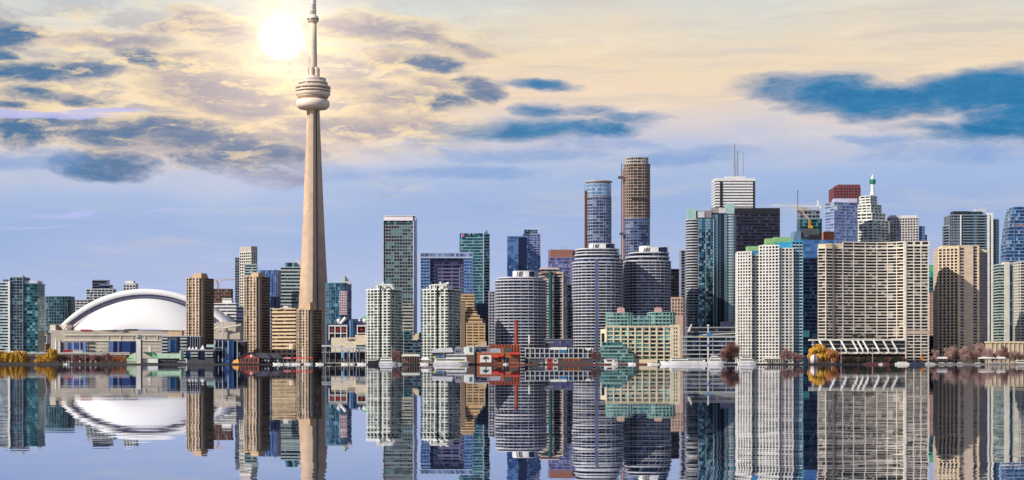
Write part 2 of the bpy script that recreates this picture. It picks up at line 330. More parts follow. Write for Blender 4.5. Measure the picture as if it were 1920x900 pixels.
# ------------------------------------------------------------ the left: glass towers
Y=1700; P=flat(-14,9,Y,22); t=bld('grey striped tower cut by the left edge of the photo',P)
sec(t,P,G0,Z(578,Y),2.9,(mgrey,.35,.5),gG,(mgrey,3,.4,.3)); pb(t,'penthouse',-12,1,528,578,Y+4,10,gT)
Y=1640; t=bld('teal glass condo tower with white corner fin and pale crown at far left',rect(4,16,30,Y,30))
P=flat(0,15,Y+5,20); sec(t,P,G0,Z(530,Y),2.9,(lgrey,.38,.5),gTL,None); P=flat(18.5,43,Y+1,24); sec(t,P,G0,Z(521,Y),2.9,(mgrey,.14,.2),gT,(mgrey,3,.25,.2))
P=flat(45,71,Y+3,24); sec(t,P,G0,Z(533,Y),2.9,(tealp,.16,.5),gTL,None,sname='balcony'); blk(t,'corner_fin',flat(15,18.5,Y-1,8),G0,Z(527,Y),white)
pb(t,'crown',17,43,519,524,Y+2,20,lgrey); pb(t,'crown',45,70,526,533.5,Y+4,18,lgrey); pb(t,'plant_room',32,42,516.5,519,Y+6,8,lgrey); pb(t,'plant_room',6,12,524,530,Y+9,8,dgrey)
pb(t,'entrance_canopy',18,42,658,661,Y-3,6,white)
Y=1750; P=flat(70,88,Y,15); t=bld('small pale building with tall windows between the teal tower and the domed stadium',P); blk(t,'wall',P,G0,Z(626,Y),offwh); windows(t,P[0],P[1],Z(644,Y),Z(628,Y),3,1,gN,.5,.85); pb(t,'roof',69.5,88,624,626.3,Y-.5,16,rust)
Y=1700; P=flat(70,87,Y,12); t=bld('low red brick house under the small pale building at left',P); blk(t,'wall',P,G0,Z(646,Y),redbr); windows(t,P[0],P[1],Z(660,Y),Z(647,Y),3,2,lgrey,.5,.5); pb(t,'roof',69.5,87.5,644.5,646,Y-.5,13,rust)
Y=2150; P=rounded(87,138,Y,16,p=3.2); t=bld('dark teal office block with rounded side behind the stadium shoulder',P); sec(t,P,G0,Z(557,Y),3.8,(tealp,.22,.25),gT,(mgrey,4,.35,.3))
Y=2300; P=flat(135,165,Y,20); t=bld('low grey flat block half hidden beside the dark teal office block',P); sec(t,P,G0,Z(563,Y),3.6,(lgrey,.4,.2),gG,(lgrey,5,.8,.25))
Y=2350; P=flat(162,211,Y,22); t=bld('blue glass tower with stepped top peeking over the white dome',P); sec(t,P,G0,Z(543,Y),3.6,(lgrey,.28,.3),gGr,(lgrey,5,.6,.35)); P=flat(173,200,Y+3,18); sec(t,P,Z(543,Y)+1,Z(526,Y),3.6,(mgrey,.12,.1),gN,None); P=flat(186,206,Y+1,18); sec(t,P,Z(543,Y)+1,Z(535,Y),3.6,(mgrey,.12,.1),gN,None)
Y=2400; P=flat(231,254,Y,18); t=bld('small pale block rising just above the dome crest',P); blk(t,'wall',P,G0,Z(531,Y),lgrey); windows(t,P[0],P[1],Z(560,Y),Z(534,Y),4,5,gG); pb(t,'penthouse',235,250,526.5,531,Y+2,12,white)

# ------------------------------------------------------------ domed stadium
Y=1950; s=Y/F; t=thing('stadium','huge stadium with white arched roof and concrete walls','stadium',X(262,Y),Y+60,G0)
def arc_pts(cx,yb,hw,h,n=48,a0=-1,a1=1):
    Rr=(hw*hw+h*h)/(2*h); m=math.asin(min(1,hw/Rr)); out=[]
    for i in range(n+1):
        a=m*(a0+(a1-a0)*i/n); out.append((cx+Rr*math.sin(a),yb-(Rr*math.cos(a)-(Rr-h))))
    return out
def vault(name,outer,inner,y0,y1,mat):
    mb=MB(); rings=[]
    for (ax,ay),(bx,by) in zip(outer,inner):
        rings.append([(X(ax,Y),y0,Z(ay,Y)),(X(ax,Y),y1,Z(ay,Y)),(X(bx,Y),y1,Z(by,Y)),(X(bx,Y),y0,Z(by,Y))])
    return mb.loft(rings).build(name,mat,t,True)
vault('roof_arch',arc_pts(262,609,161,69.5),arc_pts(262,611,153,61),Y+28,Y+110,M((.84,.84,.84),.45,var=.03,name='white_membrane'))
vault('shaded_arch_gap',arc_pts(262,611,153.2,61.3),arc_pts(263,614,143,54),Y+30,Y+108,M((.115,.12,.19),.5,name='gap_shade_blue'))  # shaded gap under the arch, its shade painted in as slate blue
vault('rim_track',arc_pts(263,614,143.2,54.3),arc_pts(263,617,139.5,55),Y+27,Y+29,M((.55,.5,.5),.6,name='rim_metal'))
# front shell: a squashed quarter dome
mb=MB(); n1,n2=40,16; cx,hw,hh=264,138.5,61; zb=Z(619,Y)
prof=arc_pts(cx,619,hw,hh,n1)
for j in range(n2+1):
    f=math.sin(j/n2*math.pi/2); k=math.cos(j/n2*math.pi/2)
    for (ax,ay) in prof:
        # slice j: shrinks forward
        px=cx+(ax-cx)*(0.35+0.65*k) if j<n2 else cx+(ax-cx)*0.35
        mb.v.append((X(px,Y),Y+28-f*42,zb+(Z(ay,Y)-zb)*(k*.97+.03)))
for j in range(n2):
    for i in range(n1): a=j*(n1+1)+i; mb.f.append((a,a+n1+1,a+n1+2,a+1))
mb.build('roof_shell',M((.86,.85,.85),.45,var=.02,name='white_roof_shell'),t,True)
stw=M((.54,.48,.40),.85,var=.16,name='weathered_stadium_concrete',scale=.07)
blk(t,'wall',[(X(100,Y),Y-12),(X(418,Y),Y-12),(X(440,Y),Y+30),(X(440,Y),Y+110),(X(88,Y),Y+110),(X(88,Y),Y+14)],G0,Z(619.5,Y),stw)
blk(t,'shoulder',[(X(88,Y),Y+12),(X(124,Y),Y+2),(X(124,Y),Y+60),(X(88,Y),Y+60)],G0,Z(608.5,Y),stw); blk(t,'shoulder',flat(405,442,Y+14,50),G0,Z(603,Y),stw)
for yy in (623.6,632.8): pb(t,'joint_line',121,440,yy,yy+.5,Y-12.4,.5,gconc)
for yy in (645,652,659): pb(t,'joint_line',262,300,yy,yy+.5,Y-12.4,.5,gconc); pb(t,'joint_line',178,201,yy,yy+.5,Y-12.4,.5,gconc)
for yy in (627.5,638): pb(t,'wall_ledge',120,350,yy,yy+1.6,Y-13.2,2,offwh)
for xx in (203,226,249,272,295,318): pb(t,'wall_rib',xx-.7,xx+.7,627,638,Y-12.9,1.5,offwh)
pb(t,'window_surround',116,165,640.5,664,Y-12.8,1,M((.25,.24,.26),.8,name='shadow_grey_panel'))
gW=G((.02,.035,.12),(.05,.11,.33),(.22,.34,.62),5)
for a,b in ((127,136.5),(138.5,148),(151.5,161)): pb(t,'window',a,b,642.5,661,Y-13.3,1,gW)
for xx in (137,149.5): pb(t,'window_pillar',xx-.5,xx+.9,640.5,664,Y-13.9,1.2,lgrey)
for a,b in ((203.5,223),(225,244.5),(246,256.5)): pb(t,'window',a,b,640,661,Y-13.3,1,gW)
for yy in (642,649,656): pb(t,'louvre',162,177,yy,yy+2,Y-13.4,1,dgrey); pb(t,'louvre',110,119,yy+1,yy+3.2,Y-13.4,1,dgrey)
pb(t,'stair_tower',103,113,640,664,Y-15,5,offwh); MB().tube((X(112,Y),Y-15,Z(664,Y)),(X(112,Y),Y-15,Z(634,Y)),.9,.9,8).build('pipe',white,t)
for x_ in (104,107.5,423): pb(t,'arch_bogie',x_,x_+2.6,609 if x_<107 else 613,619,Y+1,6,dgrey)
mb=MB(); mb.tube((X(124,Y),Y-12.5,Z(619,Y)),(X(131,Y),Y-12.5,Z(611,Y)),.9,.9,5); mb.build('arch_bracket',offwh,t)
pb(t,'red_banner',150,172,617.5,619.6,Y-13.2,.6,redp)
for xx in (230,233.5,237): pb(t,'vent',xx,xx+1.4,620,622.5,Y-13.2,.6,dgrey)
mb=MB()
for i in range(9):
    a=math.pi*i/8; mb.tube((X(413,Y)-9*math.cos(a),Y-16,Z(633,Y)+11*math.sin(a)),(X(413,Y)-9*math.cos(a+math.pi/8),Y-16,Z(633,Y)+11*math.sin(a+math.pi/8)),1.3)
mb.build('pipe',offwh,t)
pb(t,'ramp',402,450,622,636,Y-20,8,stw); MB().tube((X(424,Y),Y-24,Z(617,Y)),(X(458,Y),Y-24,Z(610,Y)),1.1).build('pipe',offwh,t); MB().tube((X(424,Y),Y-24,Z(632,Y)),(X(424,Y),Y-24,Z(600,Y)),.8).build('pipe',offwh,t)

# ------------------------------------------------------------ brown brick condo trio
def brown_condo(x0,xc,x2,top,ptop,Y,label):
    P=rect(x0,xc,x2,Y,33); t=bld(label,P,'brown brick condo towers'); z1=Z(top,Y)
    P0=Vector(P[3]);P1=Vector(P[0]);P2=Vector(P[1]); d=P1-P0; ln=d.length; d.normalize(); nr_=Vector((d.y,-d.x)); e=P2-P1; le=e.length; e.normalize()
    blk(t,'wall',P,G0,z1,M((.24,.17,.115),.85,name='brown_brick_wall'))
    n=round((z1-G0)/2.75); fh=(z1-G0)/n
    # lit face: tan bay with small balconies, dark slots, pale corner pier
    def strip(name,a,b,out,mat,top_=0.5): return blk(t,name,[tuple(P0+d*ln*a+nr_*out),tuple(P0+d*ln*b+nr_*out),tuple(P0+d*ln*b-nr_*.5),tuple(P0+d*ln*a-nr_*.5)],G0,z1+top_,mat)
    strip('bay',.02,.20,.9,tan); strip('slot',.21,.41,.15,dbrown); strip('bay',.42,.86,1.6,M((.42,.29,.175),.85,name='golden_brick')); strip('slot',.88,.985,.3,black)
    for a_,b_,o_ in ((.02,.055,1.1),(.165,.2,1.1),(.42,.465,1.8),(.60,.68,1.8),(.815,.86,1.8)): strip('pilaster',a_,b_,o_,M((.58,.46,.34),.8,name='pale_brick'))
    c=P1-d*.2; blk(t,'corner_pier',[tuple(c+nr_*1.0),tuple(c+e*3.0+nr_*1.0),tuple(c+e*3.0-nr_*1),tuple(c-nr_*1)],G0,z1-3,M((.80,.74,.64),.7,name='pale_pier'))
    ox,oy,oz=t.location; rz=math.atan2(d.y,d.x)
    w1=mesh_of(MB().box(0,0,0,ln*.10,.5,fh*.66),gBr,'window'); w2=mesh_of(MB().box(0,0,0,ln*.125,.5,fh*.66),gBr,'window'); bl=mesh_of(MB().box(0,-.3,0,ln*.13,1.0,fh*.3),M((.50,.37,.25),.8,name='balcony_wall'),'balcony')
    for i in range(n-1,-1,-1):
        z=G0-oz+i*fh
        for a,m,out in ((.11,w1,.9),(.25,w1,.2),(.533,w2,1.6),(.748,w2,1.6)):
            p=P0+d*ln*a+nr_*(out-.1); put(t,'window',m,(p.x-ox,p.y-oy,z+fh*.35),rz)
        for a in (.35,):
            p=P0+d*ln*a+nr_*.5; put(t,'balcony',bl,(p.x-ox,p.y-oy,z),rz)
    Pd=[P[0],P[1],P[2],P[3]]
    a=P1+e*3; b=P2
    ws=mesh_of(MB().box(0,0,0,(b-a).length/7*.74,.4,fh*.66),G((.02,.015,.013),(.05,.04,.035),(.12,.10,.09),metal=.2),'side_window'); ez=math.atan2(e.y,e.x); nE=Vector((e.y,-e.x))  # oversized, darker panes put this face's shade into shape and colour
    for i in range(n-1,-1,-1):
        for k in range(7):
            p=a+(b-a)*((k+.5)/7)+nE*.02; put(t,'side_window',ws,(p.x-ox,p.y-oy,G0-oz+i*fh+fh*.3),ez)
    q=[tuple(P0+d*ln*.40+nr_*1.2),tuple(P0+d*ln*.97+nr_*1.2),tuple(P0+d*ln*.97-nr_*9),tuple(P0+d*ln*.40-nr_*9)]
    blk(t,'penthouse',q,z1,Z(ptop,Y),tan,offset(q,-1.2)); blk(t,'parapet',[tuple(P0+nr_*.4),tuple(P0+d*ln*.3+nr_*.4),tuple(P0+d*ln*.3-nr_*6),tuple(P0-nr_*6)],z1,z1+1.3,tan)
    return t
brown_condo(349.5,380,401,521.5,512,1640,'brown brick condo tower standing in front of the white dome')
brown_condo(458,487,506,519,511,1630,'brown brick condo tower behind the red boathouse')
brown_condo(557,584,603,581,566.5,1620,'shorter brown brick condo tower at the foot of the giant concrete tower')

# ------------------------------------------------------------ between dome and tower, behind
Y=2200; P=flat(400,432,Y,20); t=bld('unfinished brown concrete frame building beneath the small red crane',P); sec(t,P,G0,Z(543,Y),4,(M((.20,.10,.08),.9,name='raw_frame'),.35,.6),gBr,(M((.20,.10,.08),.9,name='raw_frame'),4,.8,.6))
Y=2050; P=flat(400,442,Y,24); t=bld('white stepped office block with ribbon windows right of the dome',P); sec(t,P,G0,Z(570,Y),4.0,(white,.55,.6),gG,None); P=flat(417,434,Y+4,14); sec(t,P,Z(570,Y)+1.2,Z(561,Y),4.5,(white,.8,.2),gG,None); P=rect(439,442,457,Y+3,70); sec(t,P,G0,Z(577,Y),4.0,(lilac,.55,.5),gG,None); pb(t,'entrance_roof',398,425,588,592,Y-8,9,white); pb(t,'roof_canopy',400,436,603,608,Y-12,12,white)
Y=2300; P=flat(441,456,Y,18); t=bld('slim slate blue tower attached left of the tall white gridded tower',P); sec(t,P,G0,Z(484,Y),3.4,(mgrey,.3,.2),gN,(mgrey,3.4,.5,.25))
Y=2260; P=rect(450,471,482,Y,40); t=bld('tall slim tower with white window grid and grey top',P); sec(t,P,G0,Z(473,Y),3.7,(offwh,.32,.45),gG,(offwh,3.6,.9,.5)); blk(t,'crown',offset(P,.3),Z(473,Y)+1.2,Z(461.5,Y),M((.45,.40,.38),.7,name='taupe_panel'))
P=flat(459,480,Y-9,10); sec(t,P,G0,Z(498,Y),3.6,(M((.45,.55,.56),.5,name='green_grey_panel'),.4,.8),gGr,None,sname='balcony')
Y=2200; P=rounded(487,525,Y,14,p=5); t=bld('bright blue glass office tower behind the second brown condo',P); sec(t,P,G0,Z(508,Y),3.6,(bluep,.14,.2),G((.02,.06,.2),(.05,.13,.36),(.25,.4,.7)),(lilac,4.5,.45,.35)); pb(t,'plant_room',498,515,504.5,508,Y+6,10,lgrey); pb(t,'lower_wing',507,525,556,680,Y-3,8,gN)
Y=2250; P=flat(526,566,Y,22); t=bld('pale green-grey tower with broad horizontal stripes left of the concrete tower',P); sec(t,P,G0,Z(502,Y),4.6,(M((.42,.52,.52),.5,name='green_grey_stripe'),.48,.5),gG,(lgrey,40,.7,.6,[0])); pb(t,'penthouse',534,556,492.5,502,Y+5,14,gTL); pb(t,'penthouse',556,566,487,502,Y+8,14,lgrey)
Y=1850; P=rect(511,554,560,Y,20); t=bld('tan office block striped with brown ribbon windows left of the short brown condo',P); sec(t,P,G0,Z(580,Y),3.9,(M((.70,.52,.32),.8,name='tan_stripe'),.52,.5),gBr,None); pb(t,'plant_room',526,547,577,580,Y+4,10,M((.6,.5,.4),.7,name='tan_plant')); pb(t,'plant_room',531,540,573.5,577,Y+5,7,white); MB().lathe(X(549,Y-20),Y-20,[(4,G0),(4,Z(646,Y)),(0.5,Z(645,Y))],14).build('silo',cream,t); pb(t,'chimney',543,546,639,650,Y-16,3,pink)
Y=1900; P=flat(500,514,Y,15); t=bld('narrow dark blue and grey block squeezed between brown condo and striped tan office',P); sec(t,P,G0,Z(579,Y),3.8,(mgrey,.2,.2),gN,(lgrey,3.5,.4,.3)); pb(t,'roof_box',502,514,577,579,Y+3,6,rust)
Y=1660; P=flat(488,558,Y,16); t=bld('low tan parking podium with wide openings behind the red boathouse',P); sec(t,P,G0,Z(657,Y),4.0,(M((.66,.49,.33),.85,name='tan_podium'),.5,.5),gK,(M((.66,.49,.33),.85,name='tan_podium'),5.5,1.6,.6))

# ------------------------------------------------------------ the tall concrete tower
Y=2200; sT=Y/F; cxT=X(586.8,Y); cyT=Y; t=thing('observation_tower','giant tapering concrete tower with a round pod and needle, backlit by the sun','tower',cxT,cyT,G0)
def zt(py): return H+(HZ-py)*sT
def ring(z,Rl,rc,wt_):
    out=[]; 
    for k,az_ in enumerate((150,268,30)):
        a=R(az_); u=Vector((math.cos(a),math.sin(a))); v=Vector((-u.y,u.x))
        rt=Rl
        for r,o_ in ((rc,-wt_*1.9),(rt*.72+rc*.28,-wt_*1.25),(rt,-wt_),(rt,wt_),(rt*.72+rc*.28,wt_*1.25),(rc,wt_*1.9)):
            p=u*r+v*o_; out.append((cxT+p.x,cyT+p.y,z))
        b=R(az_+60); u2=Vector((math.cos(b),math.sin(b))); v2=Vector((-u2.y,u2.x)); hw=rc*.30
        for o_ in (-hw,hw):
            p=u2*(rc*.80)+v2*o_; out.append((cxT+p.x,cyT+p.y,z))
    return out
prof=[(686,40),(670,36.5),(642,33.5),(610,30.6),(579,27.6),(540,25.2),(500,23.0),(440,20.2),(380,17.6),(320,15.2),(260,12.8),(200,11.0)]
rings=[]
for py,hwpx in prof:
    Rl=hwpx*sT/0.87*.98; z=G0 if py==686 else zt(py); rc=min(Rl*.70,4.9+(zt(200)-z)*.0095); wt_=1.7+(zt(200)-z)*.0036
    rings.append(ring(z,Rl,rc,wt_))
MB().loft(rings).build('shaft',conc,t)
# lift rails up the recesses
for az_ in (209,329):
    a=R(az_); u=Vector((math.cos(a),math.sin(a)))
    for o_ in (-1.2,1.2):
        mb=MB(); v=Vector((-u.y,u.x))
        for (py,_),(py2,_) in zip(prof[1:-1],prof[2:]):
            def pt(py): 
                z=zt(py); rc=4.9+(zt(200)-z)*.0095; p=u*(rc*.8+.5)+v*o_; return (cxT+p.x,cyT+p.y,z)
            mb.tube(pt(py),pt(py2),.8,.8,4)
        mb.build('lift_rail',offwh if o_<0 else dgrey,t)
wpod=M((.88,.73,.58),.5,name='glare_warm_white'); dpod=M((.50,.36,.26),.5,name='glare_pale_brown'); gpod=G((.26,.18,.12),(.36,.26,.18),(.6,.5,.4),1.6,metal=.2)  # sun glare painted in: whites warmed, dark bands and glazing paled
def lz(name,pts,mat,smooth=True,n=48): return MB().lathe(cxT,cyT,[(r*sT,zt(py)) for r,py in pts],n).build(name,mat,t,smooth)

lz('pod_neck',[(12,208),(14,204),(24,200)],conc); lz('radome_ring',[(20,204.5),(26,204),(30,200.5),(31.5,195.5),(30.5,190),(27,187),(22,186)],wpod)
lz('pod_glazing',[(24,187),(28,184),(30,180)],dpod); lz('pod_deck',[(28,182),(31.5,179),(32.8,176),(32.8,174.5),(30,174)],wpod); lz('pod_glazing',[(31,174.2),(31,171.5)],gpod); lz('pod_deck',[(32.8,171.5),(33,169),(31,168.6)],wpod)
lz('pod_glazing',[(31,168.8),(31.5,166.2)],gpod); lz('pod_deck',[(32.8,166.4),(33,162.6),(29,160.5),(28,160.2)],M((.66,.55,.44),.5,name='pod_tan')); lz('pod_glazing',[(28,160.4),(26,156.5)],gpod); lz('pod_deck',[(28,157),(27,154),(25,153)],wpod)
lz('pod_roof',[(24.5,154),(24.5,147.5),(23.5,147),(10,146.6)],M((.68,.60,.50),.6,name='pod_roof_tan'))
mb=MB()
for i in range(40):
    a=2*math.pi*i/40; mb.tube((cxT+27.6*sT*math.cos(a),cyT+27.6*sT*math.sin(a),zt(160)),(cxT+26*sT*math.cos(a),cyT+26*sT*math.sin(a),zt(156)),.28,.28,4)
mb.build('railing',white,t)
lz('collar',[(13,146.8),(13,143)],wpod); lz('upper_shaft',[(7.9,147),(7.9,120),(7.3,80),(6.9,43)],M((.80,.66,.50),.7,name='upper_concrete'),True,12)
for a in range(0,360,60):
    p=(cxT+9.8*sT*math.cos(R(a+20)),cyT+9.8*sT*math.sin(R(a+20))); MB().prism([(p[0]+2.2*math.cos(R(b)),p[1]+2.2*math.sin(R(b))) for b in range(0,360,45)],zt(147),zt(127.5)).build('antenna_box',wpod,t)
lz('sky_pod',[(7.2,43),(10.5,40),(11.2,37),(11,33),(8,29.5),(6.3,28)],wpod); lz('sky_pod_glazing',[(10.9,38.4),(11.35,37),(11.3,35.4)],gpod)
lz('mast',[(6.2,28.5),(5.7,0),(5.4,-30),(4.0,-31),(3.6,-60),(2.2,-61),(1.8,-85),(.9,-86),(.7,-108),(.2,-110)],M((.82,.78,.74),.5,name='mast_white'),True,16)
for py in (20,8,-6,-18): lz('mast_ring',[(6.1,py+1),(6.3,py),(6.1,py-1)],wpod)
mb=MB()
for i in range(5): mb.box(cxT-4.5+i*.02,cyT-7.9*sT-.1,zt(126-i*4),1.2,.6,1.5)
mb.build('maintenance_hatch',dpod,t)

# ------------------------------------------------------------ right of the tower, behind
Y=2050; P=rounded(611,652,Y,15,p=3.5); t=bld('teal and blue glass block with curved side just right of the concrete tower',P); sec(t,P,G0,Z(532,Y),4.0,(tealp,.16,.2),G((.02,.07,.12),(.05,.18,.28),(.2,.42,.5)),(mgrey,5,.35,.3)); pb(t,'pink_facade',636.5,650,546,590,Y-6,8,M((.62,.48,.52),.7,name='pink_panel'))
windows(t,(X(637,Y-6),Y-6),(X(650,Y-6),Y-6),Z(589,Y-6),Z(547,Y-6),4,9,gN,.5,.55)
Y=2120; P=rect(634,647,659,Y,45); t=bld('blue tower crowned by a pointed glass pyramid with an arched gable',P); sec(t,P,G0,Z(533,Y),3.8,(M((.45,.40,.55),.5,name='mauve_panel'),.3,.3),gP,(lgrey,8,.8,.4)); c=cen(P); q=offset(P,-.5); mb=MB(); n=4
mb.v=[(a,b,Z(533,Y)+1.2) for a,b in q]+[(a*.45+c[0]*.55,b*.45+c[1]*.55,Z(522,Y)) for a,b in q]+[(c[0],c[1],Z(515.5,Y))]; mb.f=[(i,(i+1)%4,4+(i+1)%4,4+i) for i in range(4)]+[(4+i,4+(i+1)%4,8) for i in range(4)]; mb.build('pyramid_roof',M((.34,.42,.40),.3,.2,name='pyramid_glass'),t); pb(t,'gable',648,658,527,533,Y-1,2,lgrey)
Y=1900; P=flat(613,690,Y,50); t=thing('arena','dark arena hall with white framed red-crossed windows and blue glass turret','arena',X(650,Y),Y+25,G0)
blk(t,'wall',P,G0,Z(607,Y),navyp); pb(t,'roof_block',640,680,598,607,Y+6,30,M((.04,.06,.14),.4,name='dark_blue_roof'))
for a,b in ((616,651),(669,687)):
    pb(t,'window_frame',a,b,609.5,612,Y-2,2.4,white); pb(t,'window_frame',a,b,624,625.6,Y-2,2.4,white)
    k=3 if a==616 else 1
    for i in range(k+1): x=a+1+(b-a-2)*i/k; pb(t,'window_frame',x-.8,x+.8,612,638,Y-1.9,2.2,white)
    for i in range(k):
        x=a+1+(b-a-2)*(i+.5)/k; cr_=MB(); cr_.box(X(x,Y),Y-.6,Z(621,Y),.9,.6,5.2); cr_.box(X(x,Y),Y-.65,Z(619,Y),4.2,.6,.9); cr_.build('window_cross',redp,t); pb(t,'window',x-4.4,x+4.4,612.4,623.6,Y-.3,.5,gK)
MB().lathe(X(660,Y),Y+1,[(3.2,G0),(3.2,Z(602,Y)),(2.4,Z(600,Y))],16).build('glass_turret',G((.06,.16,.35),(.12,.28,.5),(.3,.45,.65),1.4),t)
for x,r in ((673,2.6),(684,4.2),(634,2.6)): MB().lathe(X(x,Y),Y+8,[(.2,Z(608,Y)),(r*.6,Z(605,Y)),(r,Z(600,Y)),(r*.7,Z(597.5,Y))],16).build('roof_shell',white,t,True)
MB().tube((X(637,Y),Y+4,Z(608,Y)),(X(647,Y),Y+6,Z(596,Y)),1.5,2.2,8).build('roof_funnel',white,t)
mb=MB(); mb.prism([(X(668,Y),Y+20),(X(694,Y),Y+20),(X(694,Y),Y+40),(X(668,Y),Y+40)],Z(600,Y),Z(588,Y),[(X(686,Y),Y+22),(X(693,Y),Y+22),(X(693,Y),Y+38),(X(686,Y),Y+38)]); mb.build('copper_roof',copper,t)
Y=1840; P=[(X(619,Y),Y),(X(690,Y),Y),(X(690,Y),Y+20),(X(619,Y),Y+20)]; t=bld('windowless cream hall below the arena windows',P); blk(t,'wall',[(X(621,Y),Y),(X(666,Y),Y),(X(666,Y),Y+20),(X(621,Y),Y+20)],G0,Z(633,Y),M((.80,.68,.50),.8,name='cream_render')); pb(t,'wall',665.8,690,628,680,Y-1,20,M((.80,.68,.50),.8,name='cream_render')); pb(t,'vent_slot',651,666,635,637.5,Y-1.2,1,brown); pb(t,'strip_window',667,700,646.5,649,Y-1.7,1,G((.05,.03,.06),(.1,.25,.28),(.2,.4,.4),3))
pb(t,'strip_window',668,689,650,654,Y-1.6,1,aqua)
Y=1620; t=thing('terminal_canopy','long low terminal with thin white curved roof beside the concrete tower foot','canopy',X(650,Y),Y+8,G0)
for a,b,ya,yb in ((603,620,647,650),(620,640,648.5,652),(640,668,651,654.5)): pb(t,'roof',a,b,ya,yb,Y-4,18,lgrey)
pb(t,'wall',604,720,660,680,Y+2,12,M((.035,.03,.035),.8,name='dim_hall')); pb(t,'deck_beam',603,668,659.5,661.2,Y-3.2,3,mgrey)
mb=MB()
for i in range(9):
    a=X(668+i*6,Y); b=X(671+i*6,Y); c_=X(674+i*6,Y); mb.tube((a,Y-2,Z(659,Y)),(b,Y-2,Z(652.5,Y)),.35); mb.tube((b,Y-2,Z(652.5,Y)),(c_,Y-2,Z(659,Y)),.35)
mb.tube((X(668,Y),Y-2,Z(652.5,Y)),(X(722,Y),Y-2,Z(652.5,Y)),.45); mb.tube((X(668,Y),Y-2,Z(659,Y)),(X(722,Y),Y-2,Z(659,Y)),.45); mb.build('roof_truss',mgrey,t)
for i in range(11): x=606+i*11.2; pb(t,'column',x,x+.9,654,680,Y-2.5,.6,mgrey)
# ------------------------------------------------------------ twin white and green condos
def white_condo(x0,x2,top,Y,label,mirror):
    w=x2-x0; P=rect(x0,x0+w*.62,x2,Y,30); t=bld(label,P,'white balconied condos with angled crowns'); z1=Z(top,Y)
    P0=Vector(P[3]);P1=Vector(P[0]);P2=Vector(P[1]);d=(P1-P0);ln=d.length;d.normalize();nr_=Vector((d.y,-d.x));e=P2-P1;le=e.length;e.normalize();n2=Vector((e.y,-e.x))
    wc=M((.64,.66,.59),.6,name='greenish_white_panel')
    Q=[tuple(P1),tuple(P1+e*le*.5),tuple(P2-n2*2.5),P[2],tuple(P0-nr_*5-d*1),tuple(P0-nr_*1),tuple(P0+d*2.5)]
    sec(t,Q,G0,z1,2.85,(wc,.28,1.1),gGr,None,sname='balcony')
    def fin(a,w_,mat,zt_=0):
        p=P0+d*ln*a; blk(t,'fin',[tuple(p+nr_*1.2),tuple(p+d*w_+nr_*1.2),tuple(p+d*w_-nr_*.4),tuple(p-nr_*.4)],G0,z1+zt_,mat)
    fin(.19,.9,wc,3); fin(.50,.9,wc,6); fin(.72,1.2,wc,8); fin(.60,1.8,gG,4); fin(.06,.7,wc,1); fin(.34,.7,wc,1); fin(.90,.9,wc,1)
    for a,m in ((.04,mgrey),(.3,aqua),(.46,mgrey)):
        p=P1+e*le*a; blk(t,'fin',[tuple(p+n2*1.1),tuple(p+e*1.3+n2*1.1),tuple(p+e*1.3-n2*.4),tuple(p-n2*.4)],G0,z1-2,m)
    q=[tuple(P0+d*ln*.42+nr_*.5),tuple(P0+d*ln*.98+nr_*.5),tuple(P0+d*ln*.98-nr_*10),tuple(P0+d*ln*.42-nr_*10)]
    blk(t,'penthouse',q,z1+1,Z(top-9,Y),wc); windows(t,q[0],q[1],z1+1.5,Z(top-8,Y),3,2,gG,.6,.6)
    a,b=(x0+w*.30,x0+w*.95) 
    if not mirror: pts=[(x0+w*.22,top-14),(x0+w*.36,top-9.5),(x0+w*.70,top-9.5)]; pts2=[(x0+w*.62,top-10),(x0+w*.74,top-1)]
    else: pts=[(x0+w*.66,top-13),(x0+w*.56,top-10),(x0+w*.2,top-8.5)]; pts2=[(x0+w*.2,top-9),(x0+w*.2,top-1)]
    yy=P1.y-2
    for k in range(2): MB().tube((X(pts[k][0],yy),yy,Z(pts[k][1],yy)),(X(pts[k+1][0],yy),yy,Z(pts[k+1][1],yy)),.8 if k else 1.3,.8,6).build('crown_wing',white,t)
    MB().tube((X(pts2[0][0],yy),yy,Z(pts2[0][1],yy)),(X(pts2[1][0],yy),yy,Z(pts2[1][1],yy)),1.6,1.0,6).build('crown_wing',white,t)
    return t
white_condo(687,757,543.5,1600,'white balconied condo whose crown wing points up to the left',False)
white_condo(792,867,543.5,1600,'white balconied condo whose crown wing points up to the right',True)
Y=2000; P=flat(718,775,Y,32); t=bld('tall dark green gridded tower with white curved top',P); tg=M((.21,.24,.25),.5,name='grey_green_panel')
sec(t,P,G0,Z(424,Y),3.9,(tg,.34,.3),G((.006,.008,.012),(.03,.07,.08),(.13,.32,.29),5,pl=.72),(tg,3.3,.7,.35)); z=Z(424,Y)+1.2
P2=flat(720.5,772.5,Y+1,28); sec(t,P2,z,Z(414,Y),3.4,(tg,.2,.2),gT,None,roof=.4); MB().prism(flat(718.5,774.5,Y,32),Z(413.5,Y),Z(405,Y),flat(720.5,773.5,Y+3,28)).build('crown',M((.66,.60,.62),.6,name='crown_panel'),t)
for x in (717.6,774.3): pb(t,'edge_fin',x,x+1.6,414,684,Y-1.5,28,lgrey if x<720 else M((.60,.64,.75),.4,name='pale_edge'))
pb(t,'side_slab',776,780,407,684,Y+4,24,M((.55,.62,.82),.4,name='pale_blue_panel')); pb(t,'rooftop_rail',720,777,404,405,Y+2,26,white)
sec(t,flat(752,775,Y-7,7),G0,Z(571,Y),3.9,(M((.45,.45,.38),.8,name='khaki_panel'),.5,.3),gG,(M((.45,.45,.38),.8,name='khaki_panel'),10,.8,.35),roof=1)
Y=2150; t=thing('building','blue office tower shaped as a huge square frame around a recessed striped face','building',X(838,Y),Y+20,G0)
fb=M((.22,.33,.58),.35,.2,name='frame_blue')
